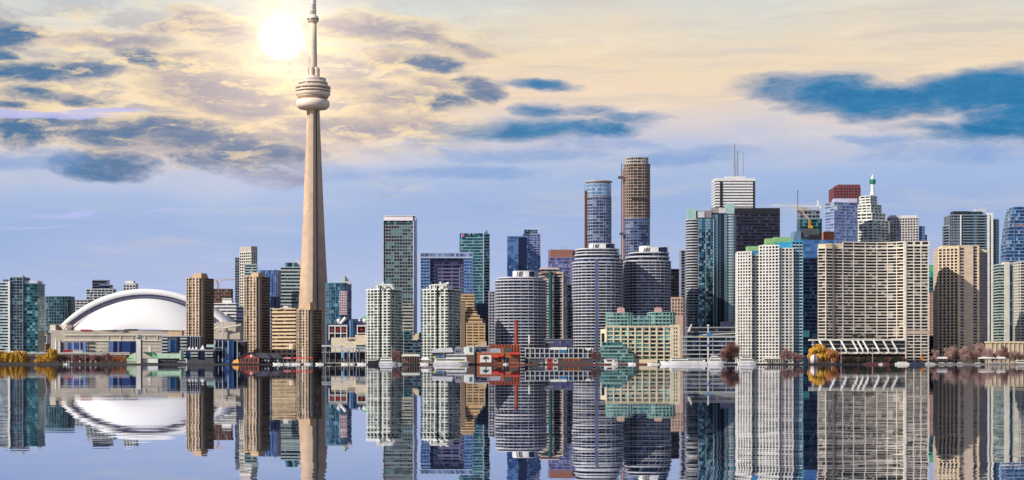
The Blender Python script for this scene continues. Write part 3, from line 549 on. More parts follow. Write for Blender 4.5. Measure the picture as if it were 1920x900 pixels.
sec(t,flat(789,806,Y,30),G0,Z(484,Y),4.0,(fb,.4,.2),gB,(fb,4,.5,.25)); sec(t,flat(870,886,Y,30),G0,Z(484,Y),4.0,(fb,.4,.2),gB,(fb,4,.5,.25))
sec(t,flat(788.5,886.5,Y-.5,31),Z(484,Y),Z(475,Y),6.2,(M((.45,.55,.72),.35,name='pale_blue_panel_b'),.3,.2),gS,(lilac,5.5,.5,.3))
sec(t,flat(806,870,Y+3,24),Z(497,Y),Z(484.2,Y),4.2,(M((.07,.07,.16),.5,name='deep_purple_panel'),.35,.2),gP and G((.01,.01,.03),(.03,.03,.07),(.07,.07,.14)),None,roof=0)
sec(t,flat(806,815,Y+3,24),G0,Z(497,Y),4.2,(M((.16,.14,.26),.5,name='purple_panel'),.3,.2),gN,None,roof=0); sec(t,flat(862,870,Y+3,24),G0,Z(497,Y),4.2,(M((.10,.14,.30),.5,name='blue_shadow_panel'),.3,.2),gN,None,roof=0)
sec(t,flat(815,862,Y+6,20),G0,Z(498,Y),4.6,(M((.50,.58,.74),.4,name='pale_stripe'),.45,.4),gB,(M((.25,.33,.5),.4,name='centre_mullion'),60,1.6,.6,[0]),roof=.6); pb(t,'roof_rail',789,886,473.5,474,Y+1,28,lgrey)
for i in range(7): x=793+i*15; pb(t,'roof_post',x,x+.6,471.5,474,Y+1,1,lgrey)
Y=2250; P=flat(862,906,Y,30); t=bld('teal glass bank tower with small blue logo and a sharp corner spire',P)
sec(t,P,G0,Z(441,Y),4.0,(M((.22,.42,.46),.35,name='teal_stripe'),.3,.25),G((.02,.06,.09),(.05,.14,.18),(.2,.4,.42)),(tealp,9,.5,.3)); sec(t,rect(906,907,918,Y-2,70),G0,Z(440,Y),4.0,(M((.20,.32,.42),.4,name='blue_grey_stripe'),.3,.25),gT,(lgrey,6,.8,.4))
MB().prism(flat(907,916,Y,10),Z(440,Y)+1,Z(431,Y),[(X(912,Y),Y+4),(X(913,Y),Y+4),(X(913,Y),Y+6),(X(912,Y),Y+6)]).build('corner_spire',tealp,t); pb(t,'crown_band',862,905,437.5,441,Y-.6,26,gTL)
lg=MB().box(X(867,Y),Y-1.0,Z(446,Y),6.0,.5,6.0).build('logo_panel',M((.02,.06,.45),.4,name='logo_blue'),t); o=MB().box(X(868,Y),Y-1.4,Z(443.7,Y),3.6,.3,3.2).build('logo_mark',M((.8,.12,.05),.4,name='logo_red'),t); MB().tube((X(866.1,Y),Y-1.5,Z(445.5,Y)),(X(866.4,Y),Y-1.5,Z(439.5,Y)),.5,.5,5).build('logo_stroke',white,t)
MB().tube((X(884,Y),Y+8,Z(441,Y)),(X(884,Y),Y+8,Z(433,Y)),.3).build('antenna',steel,t)
Y=2100; sec(t,flat(880,918,Y,20),G0,Z(570,Y),4.0,(navyp,.3,.2),gN,None)
Y=1720; P=flat(749,797,Y,24); t=bld('low dark teal glass building filling the gap between the twin white condos',P); sec(t,P,G0,Z(638,Y),3.2,(M((.12,.17,.24),.5,name='slate_stripe'),.35,.4),gT,(navyp,8,.7,.45)); sec(t,flat(753,770,Y+2,18),Z(638,Y),Z(623,Y),3.2,(tealp,.25,.3),gT,None); sec(t,flat(786,797,Y+2,18),Z(638,Y),Z(625,Y),3.2,(tealp,.25,.3),gTL,None); MB().prism(flat(772,783,Y-2,6),Z(638,Y),Z(626,Y),flat(779,786,Y-2,6)).build('stair_wall',cream,t)
Y=1800; t=thing('building','tan stepped office building descending to the right beside the white condo','building',X(885,Y),Y+14,G0); ts=M((.66,.45,.24),.8,name='tan_band')
for x0,x1,top,dy in ((864,889,554,0),(864,894,585,-1.5),(864,899,592,-3),(864,904,599,-4.5),(864,909,607,-6)): sec(t,flat(x0,x1,Y+dy,22),G0 if x1==909 else Z(660,Y),Z(top,Y),3.1,(ts,.5,.3),gBr,(ts,7,1.1,.35) if x1==909 else None,roof=.8,roofm=ts)
pb(t,'side_wall',864,872,568,650,Y-7,3,brown); pb(t,'penthouse',867,887,551,554,Y+2,14,tan)
Y=1900; P=flat(917,933,Y,18); t=bld('narrow steel-grey latticed tower left of the first rounded condo',P); sec(t,P,G0,Z(547,Y),3.2,(lgrey,.25,.4),gN,(lgrey,3.4,.6,.5)); pb(t,'green_canopy',920,931,655,658,Y-4,4,mint)
# ------------------------------------------------------------ rounded waterfront condos and their backdrop
sl_=M((.55,.55,.57),.55,name='silver_balcony')
def round_condo(x0,x1,top,steps,Y,ry,label,crown,p=2.6):
    P=rounded(x0,x1,Y,ry,30,p); t=bld(label,P,'rounded silver condos with curved balcony bands'); zb=G0
    n=len(steps)
    z=Z(steps[0][2],Y) if steps else Z(top,Y)
    sec(t,P,G0,z,2.95,(sl_,.30,1.1),gN,[(M((.26,.28,.38),.4,name='slate_mullion'),9,.45,.7)],sname='balcony')
    for (a,b,yb,yt) in steps:
        Q=rounded(a,b,Y+2,ry*.85,30,p); sec(t,Q,Z(yb,Y)+.2,Z(yt,Y),2.95,(sl_,.34,.7),gN,None,sname='balcony')
    a,b,yb,yt=crown
    Q=rounded(a,b,Y+6,ry*.55,24,3); z0,z1=Z(yb,Y),Z(yt,Y); L=blk(t,'crown',Q,z0,z1,M((.66,.65,.64),.6,name='crown_white'))
    for i in range(5):
        x=a+(b-a)*(.16+.09*i); MB().tube((X(x,Y),Y+5.5+0.4*i,z0+.4),(X(x+2.2,Y),Y+5.5+.4*i,z1-.6),.55).build('crown_louvre',dgrey,t)
    pb(t,'crown_glazing',a+(b-a)*.62,b-2,yt+1.6,yb-.5,Y+5.2+1,4,gN); return t
t=round_condo(930,1023,526,[(934,1018,526,521)],1640,26,'low wide rounded silver condo behind the red brick power house',(961,1010,520,507))
sec(t,flat(944,1000,1640-1.5,6),G0,Z(530,1640),2.95,(sl_,.34,.8),gN,None,sname='bay') if False else None
t=round_condo(1074,1166,492,[(1078,1163,492,478),(1080,1160,478,467)],1650,26,'tallest rounded silver condo beside the glazed round tower',(1104,1153,467,455.5))
blk(t,'glass_strip',flat(1116,1121.5,1650-1.2,4),G0,Z(486,1650),M((.12,.15,.28),.3,.3,name='violet_glass'))
t=round_condo(1170,1256,490,[(1174,1254,490,482),(1180,1253,482,474)],1690,24,'rounded silver condo with white drum crown left of the black slab',(1199,1252,474,462)); MB().lathe(X(1214,1690),1690+14,[(7.5,Z(474,1690)),(7.5,Z(460.5,1690)),(7,Z(460,1690))],20).build('drum',white,t,True)
Y=1800; P=rect(1009,1055,1063,Y,25); t=bld('narrow green and tan condo between two rounded silver condos',P); sec(t,P,G0,Z(513,Y),3.0,(M((.55,.45,.38),.7,name='taupe_balcony'),.32,.8),gTL,[(pink,9,.9,.9)],sname='balcony'); sec(t,flat(1014,1048,Y+2,18),Z(513,Y)+1.2,Z(504,Y),3.2,(pink,.3,.3),gTL,None); pb(t,'roof_band',1012,1048,502.5,505,Y+1,19,M((.7,.55,.5),.6,name='pale_pink')); blk(t,'glass_bay',flat(1029,1036,Y-5.5,6),G0,Z(510,Y),gTL)
Y=1950; P=flat(1056,1078,Y,20); t=bld('dark navy block in the gap left of the tallest rounded condo',P); sec(t,P,G0,Z(536,Y),3.6,(navyp,.3,.3),gN,None)
Y=2300; P=flat(951,990,Y,24); t=bld('plain sky-blue glass tower with a dark vertical stripe',P); sec(t,P,G0,Z(444,Y),3.9,(M((.20,.32,.55),.3,.3,name='sky_blue_panel'),.12,.1),G((.07,.15,.32),(.14,.26,.50),(.5,.6,.8),3,pl=.93),None); blk(t,'dark_stripe',flat(972,988,Y-1,3),G0,Z(445,Y),gN)
Y=2380; P=flat(981,1013,Y,24); t=bld('blue tower with reddish balconies rising behind the sky-blue tower',P); sec(t,P,G0,Z(440,Y),3.4,(M((.35,.34,.52),.5,name='mauve_balcony'),.3,.5),gB,(lilac,5,.5,.5)); sec(t,flat(983,1008,Y+2,18),Z(440,Y)+1.2,Z(431,Y),3.6,(lilac,.2,.2),gTL,None,roof=.6)
Y=2100; P=flat(1028,1083,Y,26); t=bld('violet office block with a brown top storey and thin antennas',P); sec(t,P,G0,Z(484,Y),4.0,(M((.22,.20,.36),.5,name='violet_panel'),.3,.2),gP,(lilac,9,.4,.25)); blk(t,'top_storey',flat(1032,1074,Y+.5,24),Z(484,Y)+1.2,Z(468,Y),M((.30,.13,.10),.7,name='brown_top')); pb(t,'parapet',1028,1083,468.5,484,Y+8,16,M((.30,.22,.34),.6,name='mauve_parapet'))
for x in (1035,1054,1059,1064): MB().tube((X(x,Y),Y+5,Z(469,Y)),(X(x,Y),Y+5,Z(460,Y)),.3).build('antenna',steel,t)
# two round towers, one glazed and one still going up
Y=1980; P=rounded(1099,1146,Y,15,28,2.6); t=bld('round blue glass tower topped by a flat disc roof',P); vb=M((.30,.34,.44),.4,.2,name='steel_violet_band')
sec(t,P,G0,Z(370,Y),3.6,(vb,.24,.35),G((.02,.035,.08),(.07,.10,.20),(.26,.30,.42),4),(vb,12,.4,.3)); sec(t,offset(P,-1),Z(370,Y)+1,Z(366,Y),3,(pink,.3,.2),gBr,(white,5,.5,.3),roof=0); sec(t,P,Z(366,Y),Z(345,Y),4.2,(M((.45,.58,.72),.3,.2,name='ice_blue'),.2,.1),G((.15,.25,.40),(.25,.38,.55),(.5,.65,.8)),None,roof=.8)
c=cen(P); MB().lathe(c[0],c[1],[(9,Z(344,Y)),(16,Z(340,Y)),(16.5,Z(338,Y)),(14,Z(337,Y))],28).build('disc_roof',M((.45,.40,.38),.6,name='disc_grey'),t,True); MB().tube((c[0]-3,c[1],Z(337,Y)),(c[0]-3,c[1],Z(331,Y)),.5).build('antenna',steel,t)
blk(t,'side_core',flat(1096.5,1101,Y+8,10),G0,Z(356,Y),rust)
for x in (1097.0,): pb(t,'hoist_mast',x-1.6,x-.7,346,470,Y+6,1.2,steel)
Y=2050; P=rounded(1170,1218,Y,15,28,2.8); t=bld('unfinished round tower, open concrete floors above blue glazing',P); fr_=M((.36,.29,.24),.85,name='raw_slab')
sec(t,P,G0,Z(410,Y),3.6,(M((.25,.30,.46),.4,.2,name='steel_blue_band'),.24,.35),G((.02,.035,.08),(.07,.11,.22),(.28,.34,.46),4),(vb,12,.4,.3)); Q=offset(P,-.3); zz=Z(410,Y)+1.2
sec(t,Q,zz,Z(308,Y),3.7,(fr_,.26,1.1),G((.02,.012,.01),(.06,.03,.02),(.28,.13,.07),5,metal=.0),(fr_,5,.8,.7),sname='open_floor'); sec(t,offset(P,-2.5),Z(308,Y)+1,Z(295,Y),3.4,(M((.5,.47,.42),.8,name='pale_slab'),.35,.8),gG,(M((.5,.47,.42),.8,name='pale_slab'),4,.5,.9),sname='open_floor',roof=.6)
pb(t,'core',1168.5,1173,318,680,Y+10,10,rust); pb(t,'netting',1184,1218,369,373,Y-1.6,3,M((.05,.04,.04),.9,name='dark_netting'))
mb=MB(); c=cen(P)
for i in range(14):
    a=rnd.random()*6.28; r=12*rnd.random()**.5; mb.tube((c[0]+r*math.cos(a),c[1]+r*math.sin(a)*.8,Z(295,Y)),(c[0]+r*math.cos(a)+rnd.uniform(-2,2),c[1]+r*math.sin(a)*.8,Z(292.5,Y)),.3)
mb.build('rebar',steel,t)
mb=MB(); xa=X(1166.2,Y); mb.tube((xa,Y+6,G0),(xa,Y+6,Z(305,Y)),.75,.75,4); mb.box(xa-1,Y+6,Z(334,Y),7,3,3); mb.box(xa,Y+6,Z(440,Y),5,3,3); mb.build('hoist_mast',dgrey,t)
Y=2000; P=flat(1244,1277,Y,20); t=bld('black office slab behind the third rounded condo',P); sec(t,P,G0,Z(506,Y),3.9,(black,.4,.3),gK,None)
P=flat(1160,1174,Y-30,16); t=bld('dark slab glimpsed between the two tallest rounded condos',P); sec(t,P,G0,Z(492,Y),3.8,(navyp,.3,.3),gN,None)
Y=1800; P=flat(1259,1281,Y,16); t=bld('small pink stone block with arched openings behind the cream arcaded building',P); blk(t,'wall',P,G0,Z(557,Y),M((.62,.44,.36),.8,name='pink_wall')); windows(t,P[0],P[1],Z(592,Y),Z(559,Y),4,5,gBr,.5,.6)
Y=1900; P=flat(1277,1292,Y,18); t=bld('slim dark blue tower leaning out left of the tall aqua-capped tower',P); sec(t,P,G0,Z(471,Y),3.2,(mgrey,.25,.3),gN,(lilac,4,.5,.4))
# ------------------------------------------------------------ tall aqua-capped pair
Y=1760; t=thing('building','tall tower in striped grey and teal glass with aqua corner boxes on top','building',X(1333,Y),Y+20,G0)
wl=M((.48,.48,.47),.6,name='warm_grey_balcony')
P=rounded(1287,1312,Y+2,12,24,2.6); sec(t,P,G0,Z(412,Y),2.9,(wl,.38,.9),gN,None,sname='balcony'); sec(t,flat(1309,1338,Y,24),G0,Z(410,Y),2.9,(navyp,.16,.2),G((.012,.03,.05),(.05,.16,.20),(.24,.42,.46),2.3,pl=.8,pm=.4),(lgrey,9,.3,.3))
sec(t,flat(1337,1363,Y+2,24),G0,Z(402,Y),2.9,(navyp,.18,.2),G((.008,.015,.035),(.03,.10,.14),(.18,.34,.42),2.3),(mgrey,9,.3,.3)); sec(t,rounded(1357,1379,Y+3,11,24,2.8),G0,Z(405,Y),2.9,(wl,.34,.8),gN,None,sname='balcony')
pb(t,'aqua_box',1290.5,1305,391,413,Y+2,14,aqua); pb(t,'aqua_box',1362,1376.5,382,401,Y+3,14,aqua); pb(t,'crown',1306,1334,395,411,Y+4,16,M((.26,.22,.25),.6,name='crown_grey')); pb(t,'crown',1334,1362,389,399,Y+5,16,M((.30,.27,.28),.6,name='crown_grey_b')); pb(t,'crown_panel',1308,1321,396.5,409,Y+3.2,1,lgrey); pb(t,'crown_panel',1348,1361,390.5,399.5,Y+4.2,1,lgrey)
Y=1640; P=flat(1287,1386,Y,28); t=bld('low dark podium with white decks under the tall aqua-capped tower',P); sec(t,P,G0,Z(633,Y),4.4,(M((.42,.46,.47),.6,name='deck_edge'),.28,1.2),gN,(mgrey,14,.7,.9),sname='deck'); sec(t,flat(1290,1386,Y+5,20),Z(633,Y)+1.2,Z(615,Y),4.4,(mgrey,.2,1.0),gK,None,sname='deck'); pb(t,'terrace_box',1354,1386,603,614,Y+10,14,navyp); MB().tube((X(1291,Y),Y,Z(622,Y)),(X(1297,Y),Y,Z(608,Y)),1.4,.6).build('sculptural_fin',offwh,t)
Y=2600; P=flat(1341,1416,Y,45); t=bld('tall white bank tower with twin red and grey antennas on top',P); sec(t,P,G0,Z(339,Y),4.4,(M((.80,.80,.80),.5,name='marble_white'),.6,.4),gK,None); pb(t,'crown',1341,1416,334,339.2,Y-.5,46,white); pb(t,'corner_slot',1350,1354.5,340,470,Y-1.4,3,black); pb(t,'corner_slot',1412,1415,340,470,Y-1.4,3,black); pb(t,'crown',1360,1398,330.5,334,Y+8,20,lgrey)
for x,yt,r in ((1379,267,1.9),(1384.5,280,1.8),(1396,283,.7)): MB().tube((X(x,Y),Y+14,Z(332,Y)),(X(x,Y),Y+14,Z(yt,Y)),r,r*.6).build('antenna',M((.3,.33,.42),.5,name='antenna_grey'),t)
Y=2200; P=flat(1378,1462,Y,40); t=bld('wide black office slab behind the white gridded condo pair',P); sec(t,P,G0,Z(402,Y),4.1,(M((.028,.028,.05),.45,name='dark_spandrel'),.42,.3),G((.006,.008,.018),(.014,.018,.035),(.08,.08,.12)),(black,6,.3,.35)); pb(t,'crown',1378,1462.5,390,401,Y-.6,41,black)
# ------------------------------------------------------------ white grid condos with green crowns
wg=M((.68,.66,.61),.65,name='ivory_grid')
def grid_tower(t,P,top,Y,fh=2.95,sp=3.0): sec(t,P,G0,Z(top,Y),fh,(wg,.34,.7),G((.01,.01,.012),(.035,.035,.04),(.2,.22,.22),2.4,metal=.3),[(wg,sp,.95,.82)],roof=1.0)
Y=1610; t=thing('building','ivory gridded condo pair with bright green roof blocks on the waterfront','building',X(1440,Y),Y+20,G0)
P=[(X(1385,Y),Y+7),(X(1408,Y),Y),(X(1409,Y),Y+24),(X(1388,Y),Y+30)]; grid_tower(t,P,473,Y); P=flat(1408,1425,Y+4,20); grid_tower(t,P,479,Y,sp=4.2)
P=[(X(1425,Y),Y+3),(X(1458,Y),Y-5),(X(1459,Y),Y+22),(X(1428,Y),Y+30)]; grid_tower(t,P,462,Y); P=flat(1458,1486,Y-3,22); grid_tower(t,P,467,Y,sp=4.0)
MB().prism([(X(1425,Y),Y+4),(X(1455,Y),Y-2),(X(1457,Y),Y+20),(X(1428,Y),Y+28)],Z(462,Y)+1,Z(458,Y),[(X(1432,Y),Y+6),(X(1455,Y),Y+2),(X(1457,Y),Y+18),(X(1434,Y),Y+20)]).build('parapet',wg,t)
pb(t,'green_roof_block',1402,1424,461.5,470,Y+8,14,greenr); pb(t,'blue_roof_band',1408,1425,470,478,Y+5,14,bluep); pb(t,'green_roof_block',1437,1455,447,457,Y+8,14,greenr); pb(t,'green_roof_block',1452,1483,444.5,454,Y+7,15,greenr); pb(t,'blue_roof_band',1456,1486,454,466,Y+5,15,cyanp)
sec(t,flat(1485.5,1505,Y+1,24),G0,Z(454,Y),2.95,(cyanp,.3,.3),gC,(cyanp,3.5,.7,.4)); pb(t,'ground_colonnade',1432,1470,671,673,Y-7,6,white)
for i in range(9): x=1433+i*4.3; pb(t,'column',x,x+.8,673,684,Y-6.5,.8,offwh)
# ------------------------------------------------------------ blue glass and the financial core behind
Y=1780; P=flat(1505,1570,Y,30); t=bld('dark blue glass office block left of the curved beige hotel',P); sec(t,P,G0,Z(485,Y),3.8,(navyp,.22,.2),G((.006,.012,.03),(.015,.035,.09),(.05,.10,.2)),(mgrey,20,.4,.3)); sec(t,flat(1501,1570,Y+6,24),Z(485,Y)+1,Z(450,Y),3.8,(M((.10,.22,.45),.3,.3,name='mid_blue_band'),.14,.1),G((.05,.13,.30),(.08,.2,.42),(.14,.3,.5),5),None,roof=.5)
MB().prism(flat(1466,1502,Y+12,24),G0,Z(432,Y),flat(1490,1502,Y+12,24)).build('sloped_glass_wing',M((.16,.28,.38),.25,.4,name='wing_glass'),t); pb(t,'teal_panel',1504,1518,620,632,Y-1,1.5,tealp)
pb(t,'plant_room',1500,1536,430,445,Y+14,14,dgrey); pb(t,'plant_room',1518,1540,440,452,Y+8,12,black)
Y=1950; P=flat(1500,1541,Y,22); t=bld('half-built glass block with a grey core beneath the tower crane',P); sec(t,P,G0,Z(412,Y),3.8,(tealp,.2,.2),gT,None); sec(t,flat(1500,1537,Y+4,16),Z(412,Y)+1,Z(396,Y),4,(mgrey,.4,.3),gG,(mgrey,5,.7,.4)); MB().prism(flat(1497,1537,Y+3,18),Z(396,Y)+1,Z(387,Y),flat(1497,1500,Y+3,18)).build('raw_core',gconc,t)
Y=1990; P=flat(1546,1564,Y,14); t=bld('small orange clad plant block between the crane and the pale blue tower',P); blk(t,'wall',P,G0,Z(434,Y),orange)
for i in range(4): x=1548+i*4.4; pb(t,'rib',x,x+.8,434,460,Y-.4,.6,M((.7,.4,.3),.7,name='pale_rib'))
Y=2300; P=rect(1547,1564,1608,Y,66,da=None); t=bld('pale blue mirrored office tower in front of the maroon tower',P); sec(t,P,G0,Z(380,Y),4.1,(M((.40,.44,.62),.35,.2,name='pale_mirror_band'),.35,.2),gS,(lilac,22,.6,.3)); pb(t,'crown',1565,1607,372,380,Y+10,20,M((.52,.53,.70),.4,name='crown_lilac'))
Y=2500; P=flat(1564,1613,Y,40); t=bld('maroon granite skyscraper with a stepped flat top',P); sec(t,P,G0,Z(353,Y),4.1,(M((.19,.06,.065),.6,name='maroon_granite'),.5,.4),G((.02,.01,.015),(.05,.02,.03),(.12,.07,.08)),(M((.19,.06,.065),.6,name='maroon_granite'),4.5,1.8,.45)); pb(t,'crown',1571,1613,346,352.6,Y+2,36,M((.17,.05,.06),.6,name='maroon_crown'))
st_=M((.66,.67,.62),.6,name='pale_green_stone')
Y=2350; t=thing('building','stepped wedding-cake tower topped by a white mast with a green lantern','building',X(1637,Y),Y+30,G0)
for x0,x1,top,dy in ((1604,1671,414,0),(1609,1666,400,5),(1614,1659,383,9),(1621,1652,366,14)):
    P=[(X(x0,Y),Y+dy+12),(X((x0+x1)/2-1,Y),Y+dy),(X(x1,Y),Y+dy+14),(X(x1,Y),Y+50-dy),(X(x0,Y),Y+50-dy)]; prev={400:414,383:400,366:383}.get(top)
    sec(t,P,(Z(prev,Y)+1 if prev else G0),Z(top,Y),4.0,(st_,.48,.4),gGr,(st_,7,1.2,.5))
yy=Y+32; cx_=X(1636,yy); MB().lathe(cx_,yy,[(4,Z(366,yy)),(2.6,Z(360,yy)),(2.3,Z(346,yy)),(2.3,Z(334,yy)),(1.2,Z(330,yy)),(.3,Z(327,yy))],12).build('mast',white,t); MB().lathe(cx_,yy,[(4,Z(344.5,yy)),(4.6,Z(343,yy)),(4.6,Z(338,yy)),(4,Z(336.5,yy))],8).build('lantern',M((.01,.22,.12),.4,name='lantern_green'),t)
pk=M((.54,.50,.49),.6,name='rose_grey_stone')
for (x0,xc,x2,top,yb,lab) in ((1664,1686,1691,403,0,'rose-grey slant-topped tower just right of the stepped tower with the mast'),(1686,1722,1736,403,60,'rose-grey slant-topped tower with blue steps down its right side')):
    Y=2400+yb; P=rect(x0,xc,x2,Y,15,dep=28); t=bld(lab,P,'pair of rose-grey slant-topped towers'); sec(t,P,G0,Z(top+6,Y),3.9,(pk,.4,.4),gG,(pk,4,1.3,.45)); q=offset(P,-.2); blk(t,'crown',q,Z(top+6,Y)+1,Z(top,Y),pk,offset(P,-3)); sec(t,flat(xc-2,x2-2,Y+3,20),G0,Z(top+22,Y),3.9,(M((.22,.30,.45),.5,name='blue_step'),.35,.3),gB,None); 
    if yb: sec(t,flat(xc+2,x2+2,Y+6,18),G0,Z(top+38,Y),3.9,(M((.22,.30,.45),.5,name='blue_step'),.35,.3),gB,None)
# ------------------------------------------------------------ curved beige hotel
Y=1620; t=thing('hotel','huge curved beige gridded hotel slab on the waterfront','hotel',X(1640,Y),Y+25,G0); hb=M((.76,.69,.58),.7,name='hotel_concrete'); gH=G((.008,.007,.006),(.022,.018,.016),(.34,.29,.24),3,metal=.15,pl=.84)
def curve_slab(xs,ys,dep): return [(X(a,Y+b),Y+b) for a,b in zip(xs,ys)]+[(X(a,Y+b)+6,Y+b+dep) for a,b in list(zip(xs,ys))[::-1]]
xs=[1534,1548,1563,1580,1600,1622,1644,1664,1682,1697]; ys=[2,0,3,6,9,11,12,11,7,0]
P=curve_slab(xs,ys,20); sec(t,P,Z(636,Y),Z(466,Y),2.95,(hb,.28,.9),gH,[(hb,16,.55,.96)],roof=.6,roofm=hb); P2=curve_slab(xs[3:],ys[3:],20); sec(t,P2,Z(466,Y)+.7,Z(454,Y),2.95,(hb,.28,.9),gH,[(hb,16,.55,.96)],roof=.8,roofm=hb)
blk(t,'parapet',curve_slab(xs[:4],[a+1 for a in ys[:4]],16),Z(466,Y)+.7,Z(457,Y),cream); blk(t,'parapet',curve_slab(xs[1:6],[a+3 for a in ys[1:6]],14),Z(457,Y)+.05,Z(455.5,Y),hb)
blk(t,'soffit',offset(curve_slab(xs,ys,20),.5),Z(641,Y),Z(636,Y)-.05,M((.72,.60,.42),.75,name='soffit_cream'),None); blk(t,'expansion_joint',flat(1561.5,1564,Y+1,2),Z(636,Y),Z(456,Y),M((.16,.12,.10),.8,name='joint_dark'))
blk(t,'core',offset(curve_slab(xs[3:],ys[3:],18),-1.5),G0,Z(641,Y),dbrown)
blk(t,'corner_pier',flat(1695,1699.5,Y-1.6,8),G0,Z(452,Y),hb)
hb2=M((.60,.52,.44),.7,name='hotel_concrete_shaded_side')
sec(t,flat(1699.6,1740,Y,28),G0,Z(462,Y),2.95,(hb,.28,.9),gH,[(hb,8.2,.7,.96)],roof=.4,roofm=hb); sec(t,flat(1699.6,1741,Y-.3,29),Z(462,Y)+.5,Z(453.5,Y),4.0,(hb,.35,.5),gH,[(hb,8.5,2,.55)],roof=.8,roofm=hb); pb(t,'transfer_band',1699,1741,620,626,Y-1.2,29,M((.52,.42,.32),.8,name='band_tan'))
pb(t,'entrance',1726,1731,668,680,Y-1,1,M((.6,.22,.04),.5,name='lobby_orange'))
# slanted-frame podium
Y=1575; t=thing('building','low podium with leaning white frames and dark terraces below the curved hotel','building',X(1600,Y),Y+12,G0)
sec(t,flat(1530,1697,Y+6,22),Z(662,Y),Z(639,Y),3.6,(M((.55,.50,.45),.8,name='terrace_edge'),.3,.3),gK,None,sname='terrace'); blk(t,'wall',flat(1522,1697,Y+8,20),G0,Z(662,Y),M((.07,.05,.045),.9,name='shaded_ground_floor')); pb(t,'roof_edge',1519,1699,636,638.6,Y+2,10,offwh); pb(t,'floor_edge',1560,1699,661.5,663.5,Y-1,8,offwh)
for x in (1541,1561,1582,1603,1613,1623,1643,1661,1677):
    MB().tube((X(x-5,Y),Y+3,Z(637,Y)),(X(x+4,Y),Y-1.5,Z(657,Y)),.95,.95,4).build('leaning_frame',white if x<1650 else offwh,t); MB().tube((X(x+4,Y),Y-1.5,Z(657,Y)),(X(x+4,Y),Y-1.5,Z(663,Y)),.8,.8,4).build('frame_foot',white,t)
MB().prism(flat(1638,1672,Y+5,16),Z(636,Y),Z(634.5,Y),flat(1650,1670,Y+10,8)).build('roof',M((.2,.12,.1),.8,name='roof_brown'),t)
# ------------------------------------------------------------ far right group
Y=2000; P=flat(1741,1770,Y,20); t=bld('stepped teal roofed building above the pink gridded block at right',P); sec(t,P,G0,Z(520,Y),4.2,(tealp,.4,.3),gT,None); pb(t,'teal_roof',1745,1769,509,521,Y-1,14,M((.02,.32,.30),.35,name='teal_roof')); pb(t,'upper_step',1742,1757,497,509,Y+4,12,copper)
Y=1830; P=flat(1743,1769,Y,20); t=bld('pink granite block with small square windows right of the hotel',P); blk(t,'wall',P,G0,Z(549,Y),M((.52,.30,.26),.75,name='pink_granite')); windows(t,P[0],P[1],Z(632,Y),Z(550,Y),6,16,gK,.5,.5)
Y=1700; P=flat(1740,1790,Y,16); t=bld('dark low block beneath the pink granite building',P); sec(t,P,G0,Z(632,Y),3.4,(dgrey,.4,.3),gN,None)
Y=1820; P=flat(1784,1849,Y,28); t=bld('dark tall condo slab with white corner pillars behind the beige sandstone tower',P); ds=M((.24,.27,.32),.5,name='cool_grey_balcony')
sec(t,rounded(1770,1790,Y+2,12,20,2.6),G0,Z(424,Y),3.0,(ds,.34,.9),gN,None,sname='balcony'); sec(t,flat(1781,1803,Y,24),G0,Z(405,Y),3.0,(mgrey,.2,.3),gT,(ds,4,.5,.4)); sec(t,P,G0,Z(404,Y),3.0,(ds,.34,.7),gN,[(bluep,14,.6,.4)],sname='balcony')
for x in (1801,1852,1859): pb(t,'pillar',x,x+(1.6 if x==1801 else 3.4),399 if x>1810 else 403,680,Y-2,5,white)
sec(t,flat(1862,1873,Y+3,20),G0,Z(412,Y),3.0,(aqua,.25,.6),gTL,None,sname='balcony'); pb(t,'penthouse',1788,1816,396,403,Y+6,14,black); pb(t,'penthouse',1818,1842,396.5,403,Y+5,14,gT); pb(t,'penthouse',1830,1849,391.5,399,Y+9,12,lgrey)
Y=1660; t=thing('building','beige sandstone tower with blank centre wall and slant-topped sides at right','building',X(1815,Y),Y+20,G0); sb=M((.64,.50,.37),.8,name='sandstone'); gQ=G((.012,.012,.015),(.05,.045,.045),(.2,.18,.17),2.6,metal=.2)
sec(t,[(X(1766,Y),Y+12),(X(1797,Y),Y+1),(X(1797,Y),Y+26),(X(1766,Y),Y+30)],G0,Z(466,Y),3.0,(sb,.34,.6),gQ,[(M((.70,.58,.44),.75,name='pale_sandstone'),4.2,1.2,.75)]); pb(t,'parapet',1767,1797,461,465.5,Y+9,16,cream)
blk(t,'blank_wall',flat(1797,1825,Y-1,26),G0,Z(460,Y),sb); pb(t,'corner_pier',1796.5,1799,460.4,680,Y-2,4,cream)
windows(t,(X(1800,Y-1),Y-1),(X(1808,Y-1),Y-1),Z(672,Y),Z(464,Y),1,36,gQ,.8,.6,'recessed_window'); sec(t,flat(1825,1834,Y+1,24),G0,Z(462,Y),3.0,(sb,.35,.3),gQ,None)
pb(t,'corner_pier',1833,1836,461.5,680,Y,4,cream); sec(t,[(X(1836,Y),Y+1),(X(1857,Y),Y+12),(X(1857,Y),Y+30),(X(1836,Y),Y+28)],G0,Z(474,Y),3.0,(M((.36,.32,.31),.8,name='shaded_sandstone'),.4,.4),gQ,[(M((.36,.32,.31),.8,name='shaded_sandstone'),3.4,1.0,.5)]); MB().prism(flat(1836,1856,Y+8,16),Z(474,Y)+1,Z(466,Y),flat(1836,1844,Y+8,16)).build('sloped_roof',cream,t)  # right wing's shade painted in as a darker, greyer sandstone
Y=1950; t=thing('building','sail-shaped blue glass tower cut by the right edge of the photo','building',X(1905,Y),Y+20,G0)
mb=MB(); gSl=G((.02,.06,.16),(.04,.14,.32),(.35,.48,.6),2.4,pl=.88)
prof_=[(1886,680),(1886,560),(1887,500),(1889,460),(1893,425),(1898,400),(1902,387)]
zprev=None; n=0
